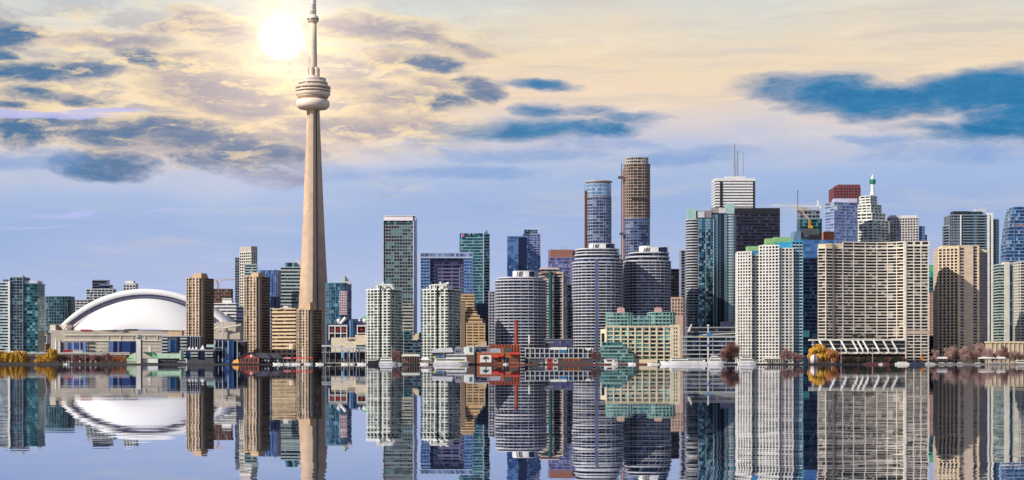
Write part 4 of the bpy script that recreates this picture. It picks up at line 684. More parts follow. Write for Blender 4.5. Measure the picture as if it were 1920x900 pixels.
for i in range(46):
    yb_=680-i*6.35; yt_=yb_-6.35
    if yt_<386: break
    def xl(y):
        for (xa,ya),(xb,yb2) in zip(prof_,prof_[1:]):
            if yb2<=y<=ya: return xa+(xb-xa)*(ya-y)/(ya-yb2)
        return 1902
    a0,a1=xl(yb_),xl(yt_); z0,z1=max(G0,Z(yb_,Y)),Z(yt_,Y)
    if z1<=z0: continue
    MB().prism([(X(a0,Y),Y),(X(1946,Y),Y),(X(1946,Y),Y+26),(X(a0,Y),Y+26)],z0+.8,z1,[(X(a1,Y),Y),(X(1946,Y),Y),(X(1946,Y),Y+26),(X(a1,Y),Y+26)]).build('window_band',gSl,t)
    MB().prism(flat(a0-.3,1946.4,Y-.5,27),z0,z0+.8).build('floor_band',M((.30,.42,.55),.4,.2,name='sail_band'),t)
pb(t,'fin',1901.5,1903,402,680,Y-1,4,M((.1,.2,.35),.4,name='sail_fin')); pb(t,'mechanical_floor',1900,1946,421,425,Y-.9,27.8,M((.3,.2,.22),.7,name='mech_rose'))
MB().prism(flat(1902,1946,Y,26),Z(392,Y),Z(391.5,Y),flat(1902,1946,Y,26)).build('roof',bluep,t)
Y=1760; P=flat(1874,1890,Y,20); t=bld('teal and cream condo with a pale vertical shaft in front of the sail tower',P,'pale condos at the right edge'); sec(t,P,G0,Z(497,Y),3.0,(M((.5,.55,.48),.6,name='sage_balcony'),.36,.8),gTL,None,sname='balcony'); pb(t,'shaft',1884,1893,491,684,Y-2,14,offwh); sec(t,flat(1893,1911,Y+1,20),G0,Z(502,Y),3.0,(tealp,.2,.4),gB,(lgrey,4,.4,.4)); pb(t,'crown',1893,1911,492,502,Y+3,14,M((.5,.42,.42),.6,name='rose_crown'))
Y=1740; P=flat(1913,1934,Y,20); t=bld('cream balconied condo cut by the right edge below the sail tower',P,'pale condos at the right edge'); sec(t,P,G0,Z(492,Y),3.0,(offwh,.38,.8),gG,(offwh,6,.6,.9),sname='balcony')
Y=1640; P=flat(1856,1922,Y,16); t=bld('low cream podium with pilasters behind the pink trees at far right',P); blk(t,'wall',P,G0,Z(641,Y),M((.5,.42,.32),.8,name='podium_tan')); pb(t,'cornice',1855,1922,640,643,Y-1,17,cream)
for i in range(8): x=1858+i*8.4; pb(t,'pilaster',x,x+1.5,643,676,Y-.8,1.2,cream)
# ------------------------------------------------------------ cream arcaded terminal with green glass upper storeys
Y=1560; t=thing('building','cream arcaded terminal building with pale green glass upper storeys','building',X(1200,Y),Y+25,G0); cq=M((.70,.61,.43),.75,name='butter_stone')
z0,z1=G0,Z(613,Y); blk(t,'wall',flat(1137,1275,Y+.7,44),z0,z1-.05,dgrey)
bays=[1137,1150.5,1164,1177.5,1191,1204.5,1218,1231.5,1245,1258]
for b in bays: pb(t,'pier',b-1.4,b+1.4,612.5,684,Y-.9,1.8,cq)
blk(t,'end_wall',flat(1258.5,1275,Y-.8,10),G0,Z(609,Y),cq); windows(t,(X(1262,Y-.8),Y-.8),(X(1271,Y-.8),Y-.8),Z(676,Y),Z(612,Y),2,9,gK,.45,.55)
fl=[615,622.5,630,637.5,645,652.5,660,667.5,675]
for f_ in fl: pb(t,'spandrel',1137,1259,f_-2.4,f_,Y-.5,1.3,cq)
me={}
for i in range(9):
    for j,f_ in enumerate(fl[:-1]):
        m=(aqua if (i*7+j*3+i*j)%5 in (0,1) and j<6 else gK)
        pb(t,'window',bays[i]+1.6,bays[i+1]-1.6,f_+.3,f_+4.8,Y+.2,.6,G((.01,.012,.014),(.08,.30,.27),(.25,.6,.52),3.1,metal=.2,pl=.9,pm=.55) if j<6 else gK)
blk(t,'corner_block',rect(1126,1137,1140,Y+.5,60),G0,Z(617,Y),cq); pb(t,'corner_window',1127.5,1133,625,668,Y+3,3,gT)
gw=M((.24,.38,.34),.5,name='sea_green_panel')
sec(t,rounded(1137,1186,Y+10,14,20,4),z1+.2,Z(587,Y),3.3,(gw,.4,.6),gTL,[(gw,4,.5,.7)],sname='balcony',roof=.8); sec(t,flat(1186,1218,Y+12,18),z1+.2,Z(592,Y),3.3,(gw,.35,.3),gTL,(gw,6,.5,.4),roof=.5); sec(t,rounded(1215,1264,Y+10,14,20,4),z1+.2,Z(586,Y),3.3,(gw,.4,.6),gTL,[(gw,4,.5,.7)],sname='balcony',roof=.8)
for x in (1158,1228): pb(t,'chimney_block',x,x+13,577.5,586,Y+18,8,pink); pb(t,'chimney_pot',x+3,x+5,575.5,577.5,Y+20,2,pink); pb(t,'chimney_pot',x+8,x+10,575.5,577.5,Y+20,2,pink)
pb(t,'cornice',1136,1260,610.8,612.9,Y-1.1,6,cream)
Y=1535; t=thing('building','stepped green glass atrium in front of the cream arcaded terminal','glass atrium',X(1155,Y),Y+9,G0)
for x0,x1,yt,yb_ in ((1127,1187,664,680),(1127,1176,651,664),(1130,1166,642,651)): sec(t,flat(x0,x1,Y+(680-yb_)*.15,16),(G0 if yb_==680 else Z(yb_,Y)+.5),Z(yt,Y),2.9,(M((.26,.40,.36),.45,name='atrium_green'),.3,.4),G((.01,.04,.04),(.05,.17,.16),(.3,.5,.45),2.5),(M((.12,.24,.21),.4,name='atrium_frame'),3.5,.35,.45),roof=.4)
# ------------------------------------------------------------ red brick power house
Y=1545; t=thing('power_house','red brick power house with pale grey roofs and a white picture wall','power house',X(935,Y),Y+12,G0); ob=M((.40,.12,.055),.85,var=.2,name='orange_brick_wall')
blk(t,'wall',flat(894,973,Y,14),G0,Z(663,Y),ob); pb(t,'parapet',893.5,973.5,661,663,Y-.6,15,M((.48,.19,.09),.8,name='orange_coping')); blk(t,'upper_hall',flat(917,975,Y+16,16),G0,Z(646,Y),M((.36,.10,.05),.85,var=.2,name='hall_brick'))
for i in range(10): x=919+i*5.6; pb(t,'pilaster',x,x+1.1,645.5,661,Y+15.2,1,M((.36,.07,.03),.85,name='pilaster_brick'))
MB().prism(flat(917,940,Y+1,14),Z(661,Y),Z(653,Y),flat(920,938,Y+6,8)).build('grey_roof',mgrey,t); pb(t,'dark_dormer',944,960,652,660,Y+4,8,dgrey)
pb(t,'picture_wall',900,921.5,666,679.5,Y-1.2,1,white)
tr=MB(); tr.tube((X(910.7,Y),Y-1.6,Z(678,Y)),(X(910.7,Y),Y-1.6,Z(672,Y)),.28,.2,5)
for dx_,dz_,r in ((-2.4,671.4,1.3),(0,670.2,1.5),(2.4,671.2,1.3),(4.2,671.8,.8),(-4.2,671.9,.8)): tr.box(X(910.7+dx_,Y),Y-1.6,Z(dz_+1,Y),r*1.6,.3,r)
tr.build('tree_picture',dgrey,t)
for x0,x1,ya,yb_ in ((924,932,669,679),(935,941,667,677),(957,971,670,677)): pb(t,'opening',x0,x1,ya,yb_,Y-.5,1,dbrown)
for x0,x1,ya in ((923,934,667.5),(934,943,665.5),(955,974,661.5)): MB().prism(flat(x0,x1,Y-3.5,4),Z(ya+3.2,Y),Z(ya,Y),flat(x0,x1,Y-.8,1.2)).build('red_awning',redp,t)
pb(t,'brick_pier',941,944.5,652,679,Y-.9,2,ob); pb(t,'glass_front',942,953,670,679,Y-.8,1,gG)
Y=1572; t=thing('chimney','tall slim red brick chimney rising beside the power house','chimney',X(968,Y),Y,G0); MB().lathe(X(968,Y),Y,[(1.9,G0),(1.45,Z(606,Y))],16).build('stack',M((.33,.06,.04),.85,name='chimney_brick'),t); MB().lathe(X(968,Y),Y,[(1.45,Z(606,Y)),(1.8,Z(604,Y)),(1.8,Z(600,Y))],16).build('cap',M((.22,.04,.03),.85,name='cap_brick'),t)
# white gabled shed with teal window, grey barn, white tent roofs
Y=1550; t=thing('shed','white shed with half gable and teal window beside the power house','shed',X(880,Y),Y+6,G0); mb=MB(); pts=[(869,664),(888,664),(888,649.5),(870,651)]; mb.v=[(X(a,Y),Y,Z(b,Y)) for a,b in ((872,684),(888.5,684),(888.5,649),(869,650.5))]+[(X(a,Y),Y+12,Z(b,Y)) for a,b in ((872,684),(888.5,684),(888.5,649),(869,650.5))]; mb.f=[(0,1,2,3),(7,6,5,4),(1,5,6,2),(0,4,5,1),(3,2,6,7),(0,3,7,4)]; mb.build('wall',white,t); pb(t,'window',880,885,651,660,Y-.4,.8,tealp); pb(t,'corner_post',888.5,890.5,649,684,Y-.4,2,dgrey); pb(t,'lower_wall',869,888,665,684,Y-.3,.6,dbrown)
Y=1565; t=thing('building','low grey flat building with dark window strip behind the white shed','building',X(903,Y),Y+8,G0); blk(t,'wall',flat(889,917,Y,14),G0,Z(650,Y),mgrey); pb(t,'window',892,912,653,658,Y-.4,1,gN); pb(t,'roof_edge',888,918,648.5,650,Y-1,15,lgrey); pb(t,'roof_box',898,912,640,648.3,Y+6,8,tan); pb(t,'lower_window',890,914,661,668,Y-.4,1,gG)
Y=1558; t=thing('barn','grey barn-like house with arched gable left of the white shed','barn',X(860,Y),Y+5,G0); blk(t,'wall',flat(852,868,Y,10),G0,Z(655,Y),mgrey); MB().prism(flat(851.5,868.5,Y-.5,11),Z(655,Y),Z(650,Y),flat(855,865,Y-.5,11)).build('roof',M((.30,.28,.33),.7,name='barn_roof'),t); windows(t,(X(854,Y),Y),(X(866,Y),Y),Z(668,Y),Z(656,Y),3,2,gG)
Y=1562; t=thing('warehouse','long warehouse with pale sloping roof behind the white tour boat','warehouse',X(830,Y),Y+7,G0); blk(t,'wall',flat(810,850,Y,12),G0,Z(661,Y),dgrey)
mb=MB(); mb.v=[(X(a,Y),yy,Z(b,Y)) for yy in (Y-1,Y+13) for a,b in ((809,661.5),(850,660.5),(847,651.5),(811,655))]; mb.f=[(0,1,2,3),(7,6,5,4),(1,5,6,2),(0,4,5,1),(3,2,6,7),(0,3,7,4)]; mb.build('roof',M((.62,.61,.66),.5,name='roof_pale'),t)
# colonnaded grey terminal
Y=1560; t=thing('building','long grey colonnaded quay building with large gridded windows','building',X(1045,Y),Y+9,G0); blk(t,'wall',flat(984,1112,Y,18),G0,Z(654,Y),dgrey)
for x in [985+i*9.02 for i in range(15)]: pb(t,'column',x-.7,x+.9,653,672,Y-1.2,1.3,lgrey)
for y_ in (652.6,662,670.5): pb(t,'beam',984,1112,y_,y_+1.3,Y-.9,1,lgrey)
for i in range(14):
    x=987+i*9.02; pb(t,'window',x+.2,x+3.0,654.6,661.3,Y-.35,.5,gG); pb(t,'window',x+3.6,x+6.4,654.6,661.3,Y-.35,.5,gG if i!=9 else bluep); pb(t,'window',x+.2,x+6.4,663.8,669.8,Y-.35,.5,gG)
pb(t,'white_fascia',1032,1063,651.2,656,Y-1.6,3,white); pb(t,'white_fascia',1098,1108,652.5,656.5,Y-1.6,2,white); pb(t,'blue_panel',1050,1063,657,661,Y-1.3,1,bluep)
Y=1590; t=thing('building','dark upper block with violet window grid above the colonnaded quay building','building',X(1048,Y),Y+9,G0); blk(t,'wall',flat(1022,1075,Y,16),G0,Z(637,Y),M((.07,.07,.10),.6,name='dark_block')); windows(t,(X(1041,Y),Y),(X(1074,Y),Y),Z(651,Y),Z(638.5,Y),5,2,G((.06,.06,.14),(.12,.12,.26),(.22,.22,.4)),.78,.8); pb(t,'louvre',1023,1039,641,643,Y-.4,.6,mgrey); pb(t,'roof_edge',1021.5,1075.5,635.8,637.2,Y-.6,17,mgrey)
# left waterfront: grey terraces, glass blocks
def terrace(label,x0,x1,yt,Y,stripes,glass=(),z=None):
    t=bld(label,flat(x0,x1,Y,14)); blk(t,'wall',flat(x0,x1,Y,14),G0,Z(yt,Y),dgrey)
    for a,b,y0,y1,dy in stripes:
        y_=y0
        while y_<y1: pb(t,'balcony',a,b,y_,y_+2.0,Y-1.4,1.5,lgrey); y_+=dy
    for a,b,ya,yb_,m in glass: pb(t,'window',a,b,ya,yb_,Y-.5,.8,m)
    pb(t,'roof_edge',x0-.4,x1+.4,yt-1.4,yt,Y-.8,15,lgrey); return t
terrace('grey balconied block with blue glass panel at the foot of the stadium',303,352,631,1600,[(303,314,634,660,6),(338,350,634,660,6)],[(315,330,637,659,gB),(332,336,633,659,gN)])
t=terrace('grey columned block in front of the first brown condo',351,375,631,1602,[],[(353,373,634,650,gK)])
for x in (352,356.5,361,365.5,370,374): pb(t,'column',x,x+1,632,655,1600.4,1,mgrey)
Y=1660; t=bld('square tan upper block rising in front of the stadium wall',flat(315,341,Y,10)); pb(t,'wall',315,341,621,680,Y,10,M((.62,.47,.30),.8,name='tan_block')); pb(t,'roof',314.5,341.5,619.7,621,Y-.3,11,M((.4,.3,.2),.8,name='tan_roof'))
terrace('lower grey waterfront block with dark blue bays below the first brown condo',341,401,657,1575,[(342,348,661,672,5.5),(357,371,661,672,5.5),(384,399,661,672,5.5)],[(348,356,659,673,G((.01,.06,.11),(.02,.12,.2),(.05,.2,.3))),(372,383,659,674,gN)])
Y=1580
for i,x in enumerate((353,359.5,366,378)):
    r=3.2 if i<3 else 5; t=thing('tent',['leftmost small white peaked tent on the grey roof','second small white peaked tent on the grey roof','third small white peaked tent on the grey roof','largest white peaked tent, rightmost on the grey roof'][i],'tent',X(x,Y),Y+6,Z(656,Y),'white peaked tents on the grey roof'); zb=Z(655.4,Y)
    MB().prism([(X(x,Y)+r*.5*math.cos(a*math.pi/3),Y+6+r*.5*math.sin(a*math.pi/3)) for a in range(6)],zb+.2,zb+r*.85,[(X(x,Y)+.1*math.cos(a*math.pi/3),Y+6+.1*math.sin(a*math.pi/3)) for a in range(6)]).build('canopy',white,t)
    MB().tube((X(x,Y),Y+6,zb-.4),(X(x,Y),Y+6,zb+.4),.15).build('pole',steel,t)
pb(t,'aqua_roof',387,402,646,651,Y+8,8,aqua).parent=None
o=bpy.data.objects[-1] if False else None
for ob_ in list(C.objects):
    if ob_.name.startswith('aqua_roof'):
        ob_.data.transform(__import__('mathutils').Matrix.Translation(t.location)); tag(ob_,'small aqua roof slab beside the first brown condo base','roof')
Y=1600; t=thing('building','blue glass waterfront block with grey frame grid','building',X(420,Y),Y+9,G0); blk(t,'wall',flat(403,438,Y,18),G0,Z(638,Y),gB); pb(t,'roof_edge',402.5,438.5,636,638,Y-.8,19,navyp)
for x in (403,409.5,417,427.5): pb(t,'column',x-.6,x+.8,638,682,Y-1.3,1.2,lgrey if x!=409.5 else mgrey)
for y_ in (651.5,656.5): pb(t,'terrace',405,416,y_,y_+1.2,Y-1.6,2,lgrey)
for a,b,c_,d in ((404.4,408.4,641,649),(410.8,415.8,641,649),(418.3,426,641,651),(404.5,416,659,670),(418.3,426,655,670)): pb(t,'window',a,b,c_,d,Y-.5,.7,gN)
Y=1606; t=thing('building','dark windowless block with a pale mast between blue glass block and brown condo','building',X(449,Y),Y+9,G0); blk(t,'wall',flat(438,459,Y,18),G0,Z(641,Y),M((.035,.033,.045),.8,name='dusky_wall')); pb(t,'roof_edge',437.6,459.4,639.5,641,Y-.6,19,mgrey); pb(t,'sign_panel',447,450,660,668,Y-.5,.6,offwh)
# green-roofed pavilions and the pale pylon
Y=1530; t=thing('pylon','tall pale concrete pylon with dark round head beside the green pavilion','pylon',X(260,Y),Y,G0); pb(t,'shaft',255.5,264,630,684,Y,3.6,offwh); MB().lathe(X(259.7,Y),Y+1.8,[(2.5,Z(635,Y)),(2.7,Z(632,Y)),(2.2,Z(629,Y)),(.8,Z(627,Y))],14).build('head',M((.18,.22,.27),.5,name='head_grey'),t,True); pb(t,'side_fin',264.2,266,637,680,Y+.5,2.6,dgrey)
Y=1535; t=thing('pavilion','mint green gabled pavilion left of the pale pylon','pavilion',X(246,Y),Y+6,G0); mb=MB(); mb.v=[(X(a,Y),Y+dy,Z(b,Y)) for dy in (0,12) for a,b in ((237,677),(255,677),(255,661.5),(251,662),(238,672))]; mb.f=[(0,1,2,3,4),(9,8,7,6,5)]+[(i,i+5,(i+1)%5+5,(i+1)%5) for i in range(5)]; mb.build('roof',M((.42,.62,.42),.6,name='sage_roof'),t); pb(t,'wall',238,255,677,684,Y+.3,11,M((.35,.38,.33),.8,name='sage_wall'))
for x in (240,244,248): pb(t,'window',x,x+1.6,671.5,673,Y-.2,.4,gK)
t=thing('pavilion','dark glazed pavilion under a green slanting roof right of the pylon','pavilion',X(281,Y),Y+6,G0); blk(t,'wall',flat(266,297,Y+3,10),G0,Z(672,Y),M((.02,.07,.08),.4,name='deep_teal_wall')); mb=MB(); mb.v=[(X(a,Y),Y+dy,Z(b,Y)) for dy in (1,14) for a,b in ((267,660.5),(284,660.5),(298,671.5),(287,671.5))]; mb.f=[(0,1,2,3),(7,6,5,4),(1,5,6,2),(0,4,5,1),(3,2,6,7),(0,3,7,4)]; mb.build('roof',M((.16,.45,.24),.55,name='leaf_green_roof'),t); pb(t,'white_wall',262,296,672.6,680.5,Y-1.5,2,white); pb(t,'tower',277,283.5,650,660,Y+10,4,offwh); pb(t,'tower_cap',278.5,282,648,650,Y+11,2.4,offwh); pb(t,'sign_dot',262.5,266,675,678,Y-1.8,.3,dgrey)
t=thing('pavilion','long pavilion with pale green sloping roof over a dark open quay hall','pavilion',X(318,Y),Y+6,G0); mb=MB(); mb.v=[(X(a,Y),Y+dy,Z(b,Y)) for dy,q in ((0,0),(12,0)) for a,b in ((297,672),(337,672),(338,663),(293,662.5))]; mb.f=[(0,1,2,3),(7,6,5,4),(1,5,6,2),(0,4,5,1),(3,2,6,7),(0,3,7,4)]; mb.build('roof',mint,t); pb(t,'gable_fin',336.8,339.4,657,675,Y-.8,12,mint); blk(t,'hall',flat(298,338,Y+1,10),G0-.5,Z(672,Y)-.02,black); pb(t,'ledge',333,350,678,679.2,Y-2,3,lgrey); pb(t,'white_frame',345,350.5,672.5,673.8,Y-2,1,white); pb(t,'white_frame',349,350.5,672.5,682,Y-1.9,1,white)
for i in range(6): x=301+i*5; pb(t,'window',x,x+1.6,675.5,677,Y+.5,.6,mgrey)
# red boathouse and dark sheds
Y=1525; t=thing('boathouse','red gabled boathouse with white sign and tall windows at the quay','boathouse',X(468,Y),Y+6,G0); rb=M((.32,.075,.055),.8,var=.2,name='boathouse_red')
mb=MB(); mb.v=[(X(a,Y),Y+dy,Z(b,Y)) for dy in (0,12) for a,b in ((450,683),(486,683),(486,671),(467,662.5),(450,670))]; mb.f=[(0,1,2,3,4),(9,8,7,6,5)]+[(i,i+5,(i+1)%5+5,(i+1)%5) for i in range(5)]; mb.build('wall',rb,t)
for a,b in (((448,671.5),(467,661.2)),((467,661.2),(488,672))): 
    mb=MB(); (xa,ya),(xb,yb_)=a,b; mb.v=[(X(xa,Y),Y-1,Z(ya,Y)),(X(xb,Y),Y-1,Z(yb_,Y)),(X(xb,Y),Y+13,Z(yb_,Y)),(X(xa,Y),Y+13,Z(ya,Y))]; mb.v+=[(p[0],p[1],p[2]+.7) for p in mb.v]; mb.f=[(3,2,1,0),(4,5,6,7),(0,1,5,4),(1,2,6,5),(2,3,7,6),(3,0,4,7)]; mb.build('roof',M((.055,.05,.075),.7,name='slate_roof'),t)
pb(t,'sign',469,473,665.5,669.5,Y-.3,.4,white); pb(t,'sign',461,469,667,669.5,Y-.25,.4,M((.6,.05,.06),.6,name='sign_red'))
for x in (455,461,470.5,476.5): pb(t,'window',x,x+4.6,672,678.5,Y-.25,.4,gK); pb(t,'window_frame',x+2,x+2.5,672,678.5,Y-.4,.3,M((.4,.18,.16),.8,name='frame_rose'))
for x in (450.3,459.8,466.5,475.6,484.6): pb(t,'post',x-.3,x+.5,671.5,684,Y-.5,.5,M((.42,.28,.24),.8,name='post_rose'))
for lab,x0,x1,yt in (('dark slate-roofed shed attached right of the red boathouse',488,509,662),('second dark slate-roofed shed, farther right of the red boathouse',505,530,663)):
    Y2=1530+(0 if x0==488 else 4); t=thing('shed',lab,'shed',X((x0+x1)/2,Y2),Y2+6,G0,'dark sheds beside the boathouse'); blk(t,'wall',flat(x0,x1-2,Y2,10),G0,Z(671.5,Y2),black); mb=MB(); mb.v=[(X(a,Y2),Y2+dy,Z(b,Y2)) for dy in (-1,12) for a,b in ((x0-2,672),(x1,672),(x1-9,yt),(x0-9,yt-.6))]; mb.f=[(0,1,2,3),(7,6,5,4),(1,5,6,2),(0,4,5,1),(3,2,6,7),(0,3,7,4)]; mb.build('roof',M((.075,.07,.10),.7,name='slate_roof_b'),t)
    for i in range(3): pb(t,'window',x0+2+i*6,x0+4.5+i*6,674.5,677.5,Y2-.3,.5,lgrey)
Y=1510; t=thing('tent','small orange-yellow tent at the quay left of the red boathouse','tent',X(441,Y),Y+3,G0); MB().prism(flat(435,448,Y,5),G0+.3,Z(676,Y),flat(438,447,Y+1,3)).build('canopy',M((.75,.34,.05),.7,name='orange_canvas'),t); MB().prism(flat(438,447,Y+1,3),Z(676,Y)+.01,Z(673.5,Y),flat(443,447,Y+2,1)).build('peak',M((.72,.38,.07),.7,name='peak_canvas'),t)
# elevated road with traffic
Y=1640; t=thing('elevated_road','grey elevated road running below the stadium and teal tower','elevated road',X(120,Y),Y,G0); pb(t,'deck',-20,243,661.5,664.2,Y,12,gconc); pb(t,'barrier',-20,243,660.6,661.6,Y-.2,.4,lgrey)
for i in range(15): x=-10+i*17; pb(t,'column',x,x+1.2,664,682,Y+1,2,gconc)
deckz=Z(661.5,Y)
def car(label,x,Y,z,cm,big=False,group='vehicles on the elevated road'):
    L,h=(9,2.9) if big else (4.5,1.5); xc=X(x,Y); t=thing('bus' if big else 'car',label,'bus' if big else 'car',xc,Y,z,group)
    if big: MB().box(xc,Y,z+.4,L,2.4,h-.4).build('body',cm,t); MB().box(xc,Y,z+1.4,L*.94,2.46,.9).build('window',gK,t)
    else:
        MB().prism([(xc-L/2,Y-.9),(xc+L/2,Y-.9),(xc+L/2,Y+.9),(xc-L/2,Y+.9)],z+.3,z+.95,[(xc-L/2+.1,Y-.85),(xc+L/2-.15,Y-.85),(xc+L/2-.15,Y+.85),(xc-L/2+.1,Y+.85)]).build('body',cm,t)
        MB().prism([(xc-L*.32,Y-.8),(xc+L*.28,Y-.8),(xc+L*.28,Y+.8),(xc-L*.32,Y+.8)],z+.951,z+1.5,[(xc-L*.2,Y-.65),(xc+L*.16,Y-.65),(xc+L*.16,Y+.65),(xc-L*.2,Y+.65)]).build('cabin',gK,t)
    for a in (-.32,.32):
        MB().tube((xc+a*L,Y-1.0,z+.35),(xc+a*L,Y-.6,z+.35),.36,.36,10).build('wheel',black,t)
    return t
cols={'white':white,'silver':lgrey,'dark':dgrey,'red':redp,'blue':bluep}
for x,cn,b,l in ((22,'silver',0,'silver car on the elevated road below the teal tower'),(48,'dark',0,'dark car on the elevated road right of the teal tower canopy'),(62,'white',0,'white car on the elevated road before the red brick house'),(79,'silver',0,'silver car on the elevated road just left of the stadium corner'),(128,'red',1,'red bus on the elevated road below the left stadium windows'),(146,'white',1,'white bus on the elevated road below the left stadium windows'),(231,'red',0,'red car on the elevated road below the right stadium windows'),(190,'dark',0,'dark car on the elevated road between the stadium window groups')):
    car(l,x,1643,deckz,cols[cn],bool(b))
# ------------------------------------------------------------ poles, banners, lamps
def pole(label,x,Y,yt,r=.22,mat=lgrey,cat='pole',kind='flagpole',g='tall thin poles and masts along the quay'):
    t=thing(kind,label,cat,X(x,Y),Y,G0,g); MB().tube((X(x,Y),Y,G0),(X(x,Y),Y,Z(yt,Y)),r,r*.7,6).build('shaft',mat,t); MB().lathe(X(x,Y),Y,[(r*1.7,Z(yt,Y)),(r*1.7,Z(yt-.8,Y)),(.05,Z(yt-1.2,Y))],8).build('cap',mat,t); return t
pole('pale mast standing on the dark block left of the second brown condo',445,1590,639,.5); pole('thick white pole in front of the short brown condo',568,1520,653,.6,white); pole('thin pole left of the blue banners under the long terminal',610,1522,650)
for i,(x,lab) in enumerate(((645,'pole right beside the widest blue banner'),(655,'pole between the blue banners under the truss'),(685.5,'tall pole left of the black barge'),(705.5,'tall pole rising above the black barge'),(734.5,'pole with a small crossbar above the blue and white ferry'),(757,'thin mast before the pale green pavilion'),(807,'mast left of the white tour boat'),(832,'mast amid the white tour boat'))):
    pole(lab,x,1519,(630,636,648,640,650,600,630,648)[i],.2)
for x,w,l in ((641.5,3.4,'wide pale blue banner under the long terminal'),(654.3,2.4,'dark blue banner between two poles under the truss'),(667,2.2,'narrow dark blue banner nearest the truss')):
    Y=1524; t=thing('banner',l,'banner',X(x,Y),Y,G0,'blue banners below the terminal'); MB().prism(flat(x-w/2,x+w/2,Y,.3),Z(671,Y),Z(657,Y)).build('cloth',M((.12,.36,.62) if w>3 else (.05,.09,.35),.6,name='banner_cloth'),t); MB().tube((X(x+w/2+.3,Y),Y,G0),(X(x+w/2+.3,Y),Y,Z(655,Y)),.22).build('pole',steel,t)
t=pole('lamp mast with a pale bulb head in front of the colonnaded building',992,1520,634,.22,M((.5,.45,.3),.6,name='lamp_pole'),'lamp','lamp_post'); MB().lathe(X(992.5,1520),1520,[(.5,Z(645,1520)),(.9,Z(642,1520)),(.7,Z(630,1520)),(.2,Z(627,1520))],10).build('lamp_head',offwh,t)
pole('small mast at the edge of the willows by the far left quay',48,1512,664,.2); pole('thin mast before the left stadium windows',135,1512,644,.2); pole('thin mast before the bare trees under the elevated road',160,1512,660,.2)
pole('thin mast before the ivory condo pair',1465,1512,652,.2,dgrey); pole('slim white mast before the leaning frames',1560,1512,652,.2); pole('slim mast left of centre in front of the podium with leaning frames',1577,1512,645,.2); pole('slim mast before the right part of the leaning frames',1636,1512,652,.2)
# navigation tower with yellow and blue crane arm
Y=1560; t=thing('harbour_crane','slim pale harbour crane with horizontal arm and blue and yellow joints','crane',X(1328,Y),Y,G0); MB().tube((X(1328,Y),Y,G0),(X(1328,Y),Y,Z(611,Y)),.9,.6,6).build('mast',offwh,t); MB().tube((X(1313,Y),Y-1,Z(628,Y)),(X(1385,Y),Y-1,Z(625,Y)),.6,.5,5).build('arm',offwh,t); MB().box(X(1329,Y),Y-1,Z(630,Y),4,2,3).build('joint',bluep,t); MB().box(X(1314,Y),Y-1,Z(633,Y),2,1.4,2.4).build('hook_block',yellow,t); MB().box(X(1314,Y),Y-1,Z(629.5,Y),2.6,1.6,1.6).build('joint',bluep,t); MB().lathe(X(1328,Y),Y,[(1.2,Z(611,Y)),(1.3,Z(609.5,Y)),(.2,Z(608.5,Y))],8).build('cap',white,t); MB().box(X(1329,Y),Y-1,Z(650,Y),2.2,1.4,3).build('joint',M((.1,.1,.4),.5,name='joint_blue'),t)
# tower cranes
def lattice(mb,p,q,w,n,r):
    p=Vector(p);q=Vector(q);d=(q-p);u=d.normalized(); a=u.cross(Vector((0,1,0))); a=a.normalized() if a.length>.1 else Vector((1,0,0)); b=u.cross(a)
    cs=[a*w/2+b*w/2,a*w/2-b*w/2,-a*w/2-b*w/2,-a*w/2+b*w/2]
    for c_ in cs: mb.tube(p+c_,q+c_,r,r,4)
    for i in range(n):
        s0=p+d*(i/n); s1=p+d*((i+1)/n)
        for k in range(4): mb.tube(s0+cs[k],s1+cs[(k+1)%4],r*.7,r*.7,3)
def tower_crane(label,x,ytop,yjib,xl,xr,Y,mat,jm,w=2.0):
    t=thing('tower_crane',label,'crane',X(x,Y),Y,G0,'tower cranes above the skyline'); zt_=Z(yjib,Y); mb=MB(); lattice(mb,(X(x,Y),Y,G0),(X(x,Y),Y,zt_),w,40,.28); mb.build('mast',mat,t)
    mb=MB(); lattice(mb,(X(x,Y),Y,zt_),(X(xl,Y),Y,zt_+1.2),w*.6,18,.26); mb.build('jib',jm,t); mb=MB(); lattice(mb,(X(x,Y),Y,zt_),(X(xr,Y),Y,zt_),w*.6,5,.26); mb.build('counter_jib',jm,t)
    MB().prism([(X(x,Y)-w/2,Y-1),(X(x,Y)+w/2,Y-1),(X(x,Y)+w/2,Y+1),(X(x,Y)-w/2,Y+1)],zt_,Z(ytop,Y),[(X(x,Y)-.3,Y-.3),(X(x,Y)+.3,Y-.3),(X(x,Y)+.3,Y+.3),(X(x,Y)-.3,Y+.3)]).build('apex',jm,t)
    MB().box(X(x,Y)+w,Y-1,zt_-2.5,2,2,2.4).build('cab',white,t); e=xr+(-3 if xr>x else 3); MB().box(X(e,Y),Y,zt_-4,3.5,2,4).build('counterweight',lgrey,t)
    mb=MB(); mb.tube((X(x,Y),Y,Z(ytop,Y)),(X(xl*.7+x*.3,Y),Y,zt_+1),.15,.15,4); mb.tube((X(x,Y),Y,Z(ytop,Y)),(X(e,Y),Y,zt_),.15,.15,4); mb.build('tie_rope',steel,t); return t
tower_crane('pale red tower crane above the unfinished brown frame',409,521,525.5,441,400,2205,M((.55,.30,.30),.6,name='crane_red'),M((.65,.45,.45),.6,name='crane_pale_red'),2.2)
tower_crane('white tower crane with long jib over the half-built glass block',1533.5,374,387,1446,1570,1990,lgrey,white,2.4)
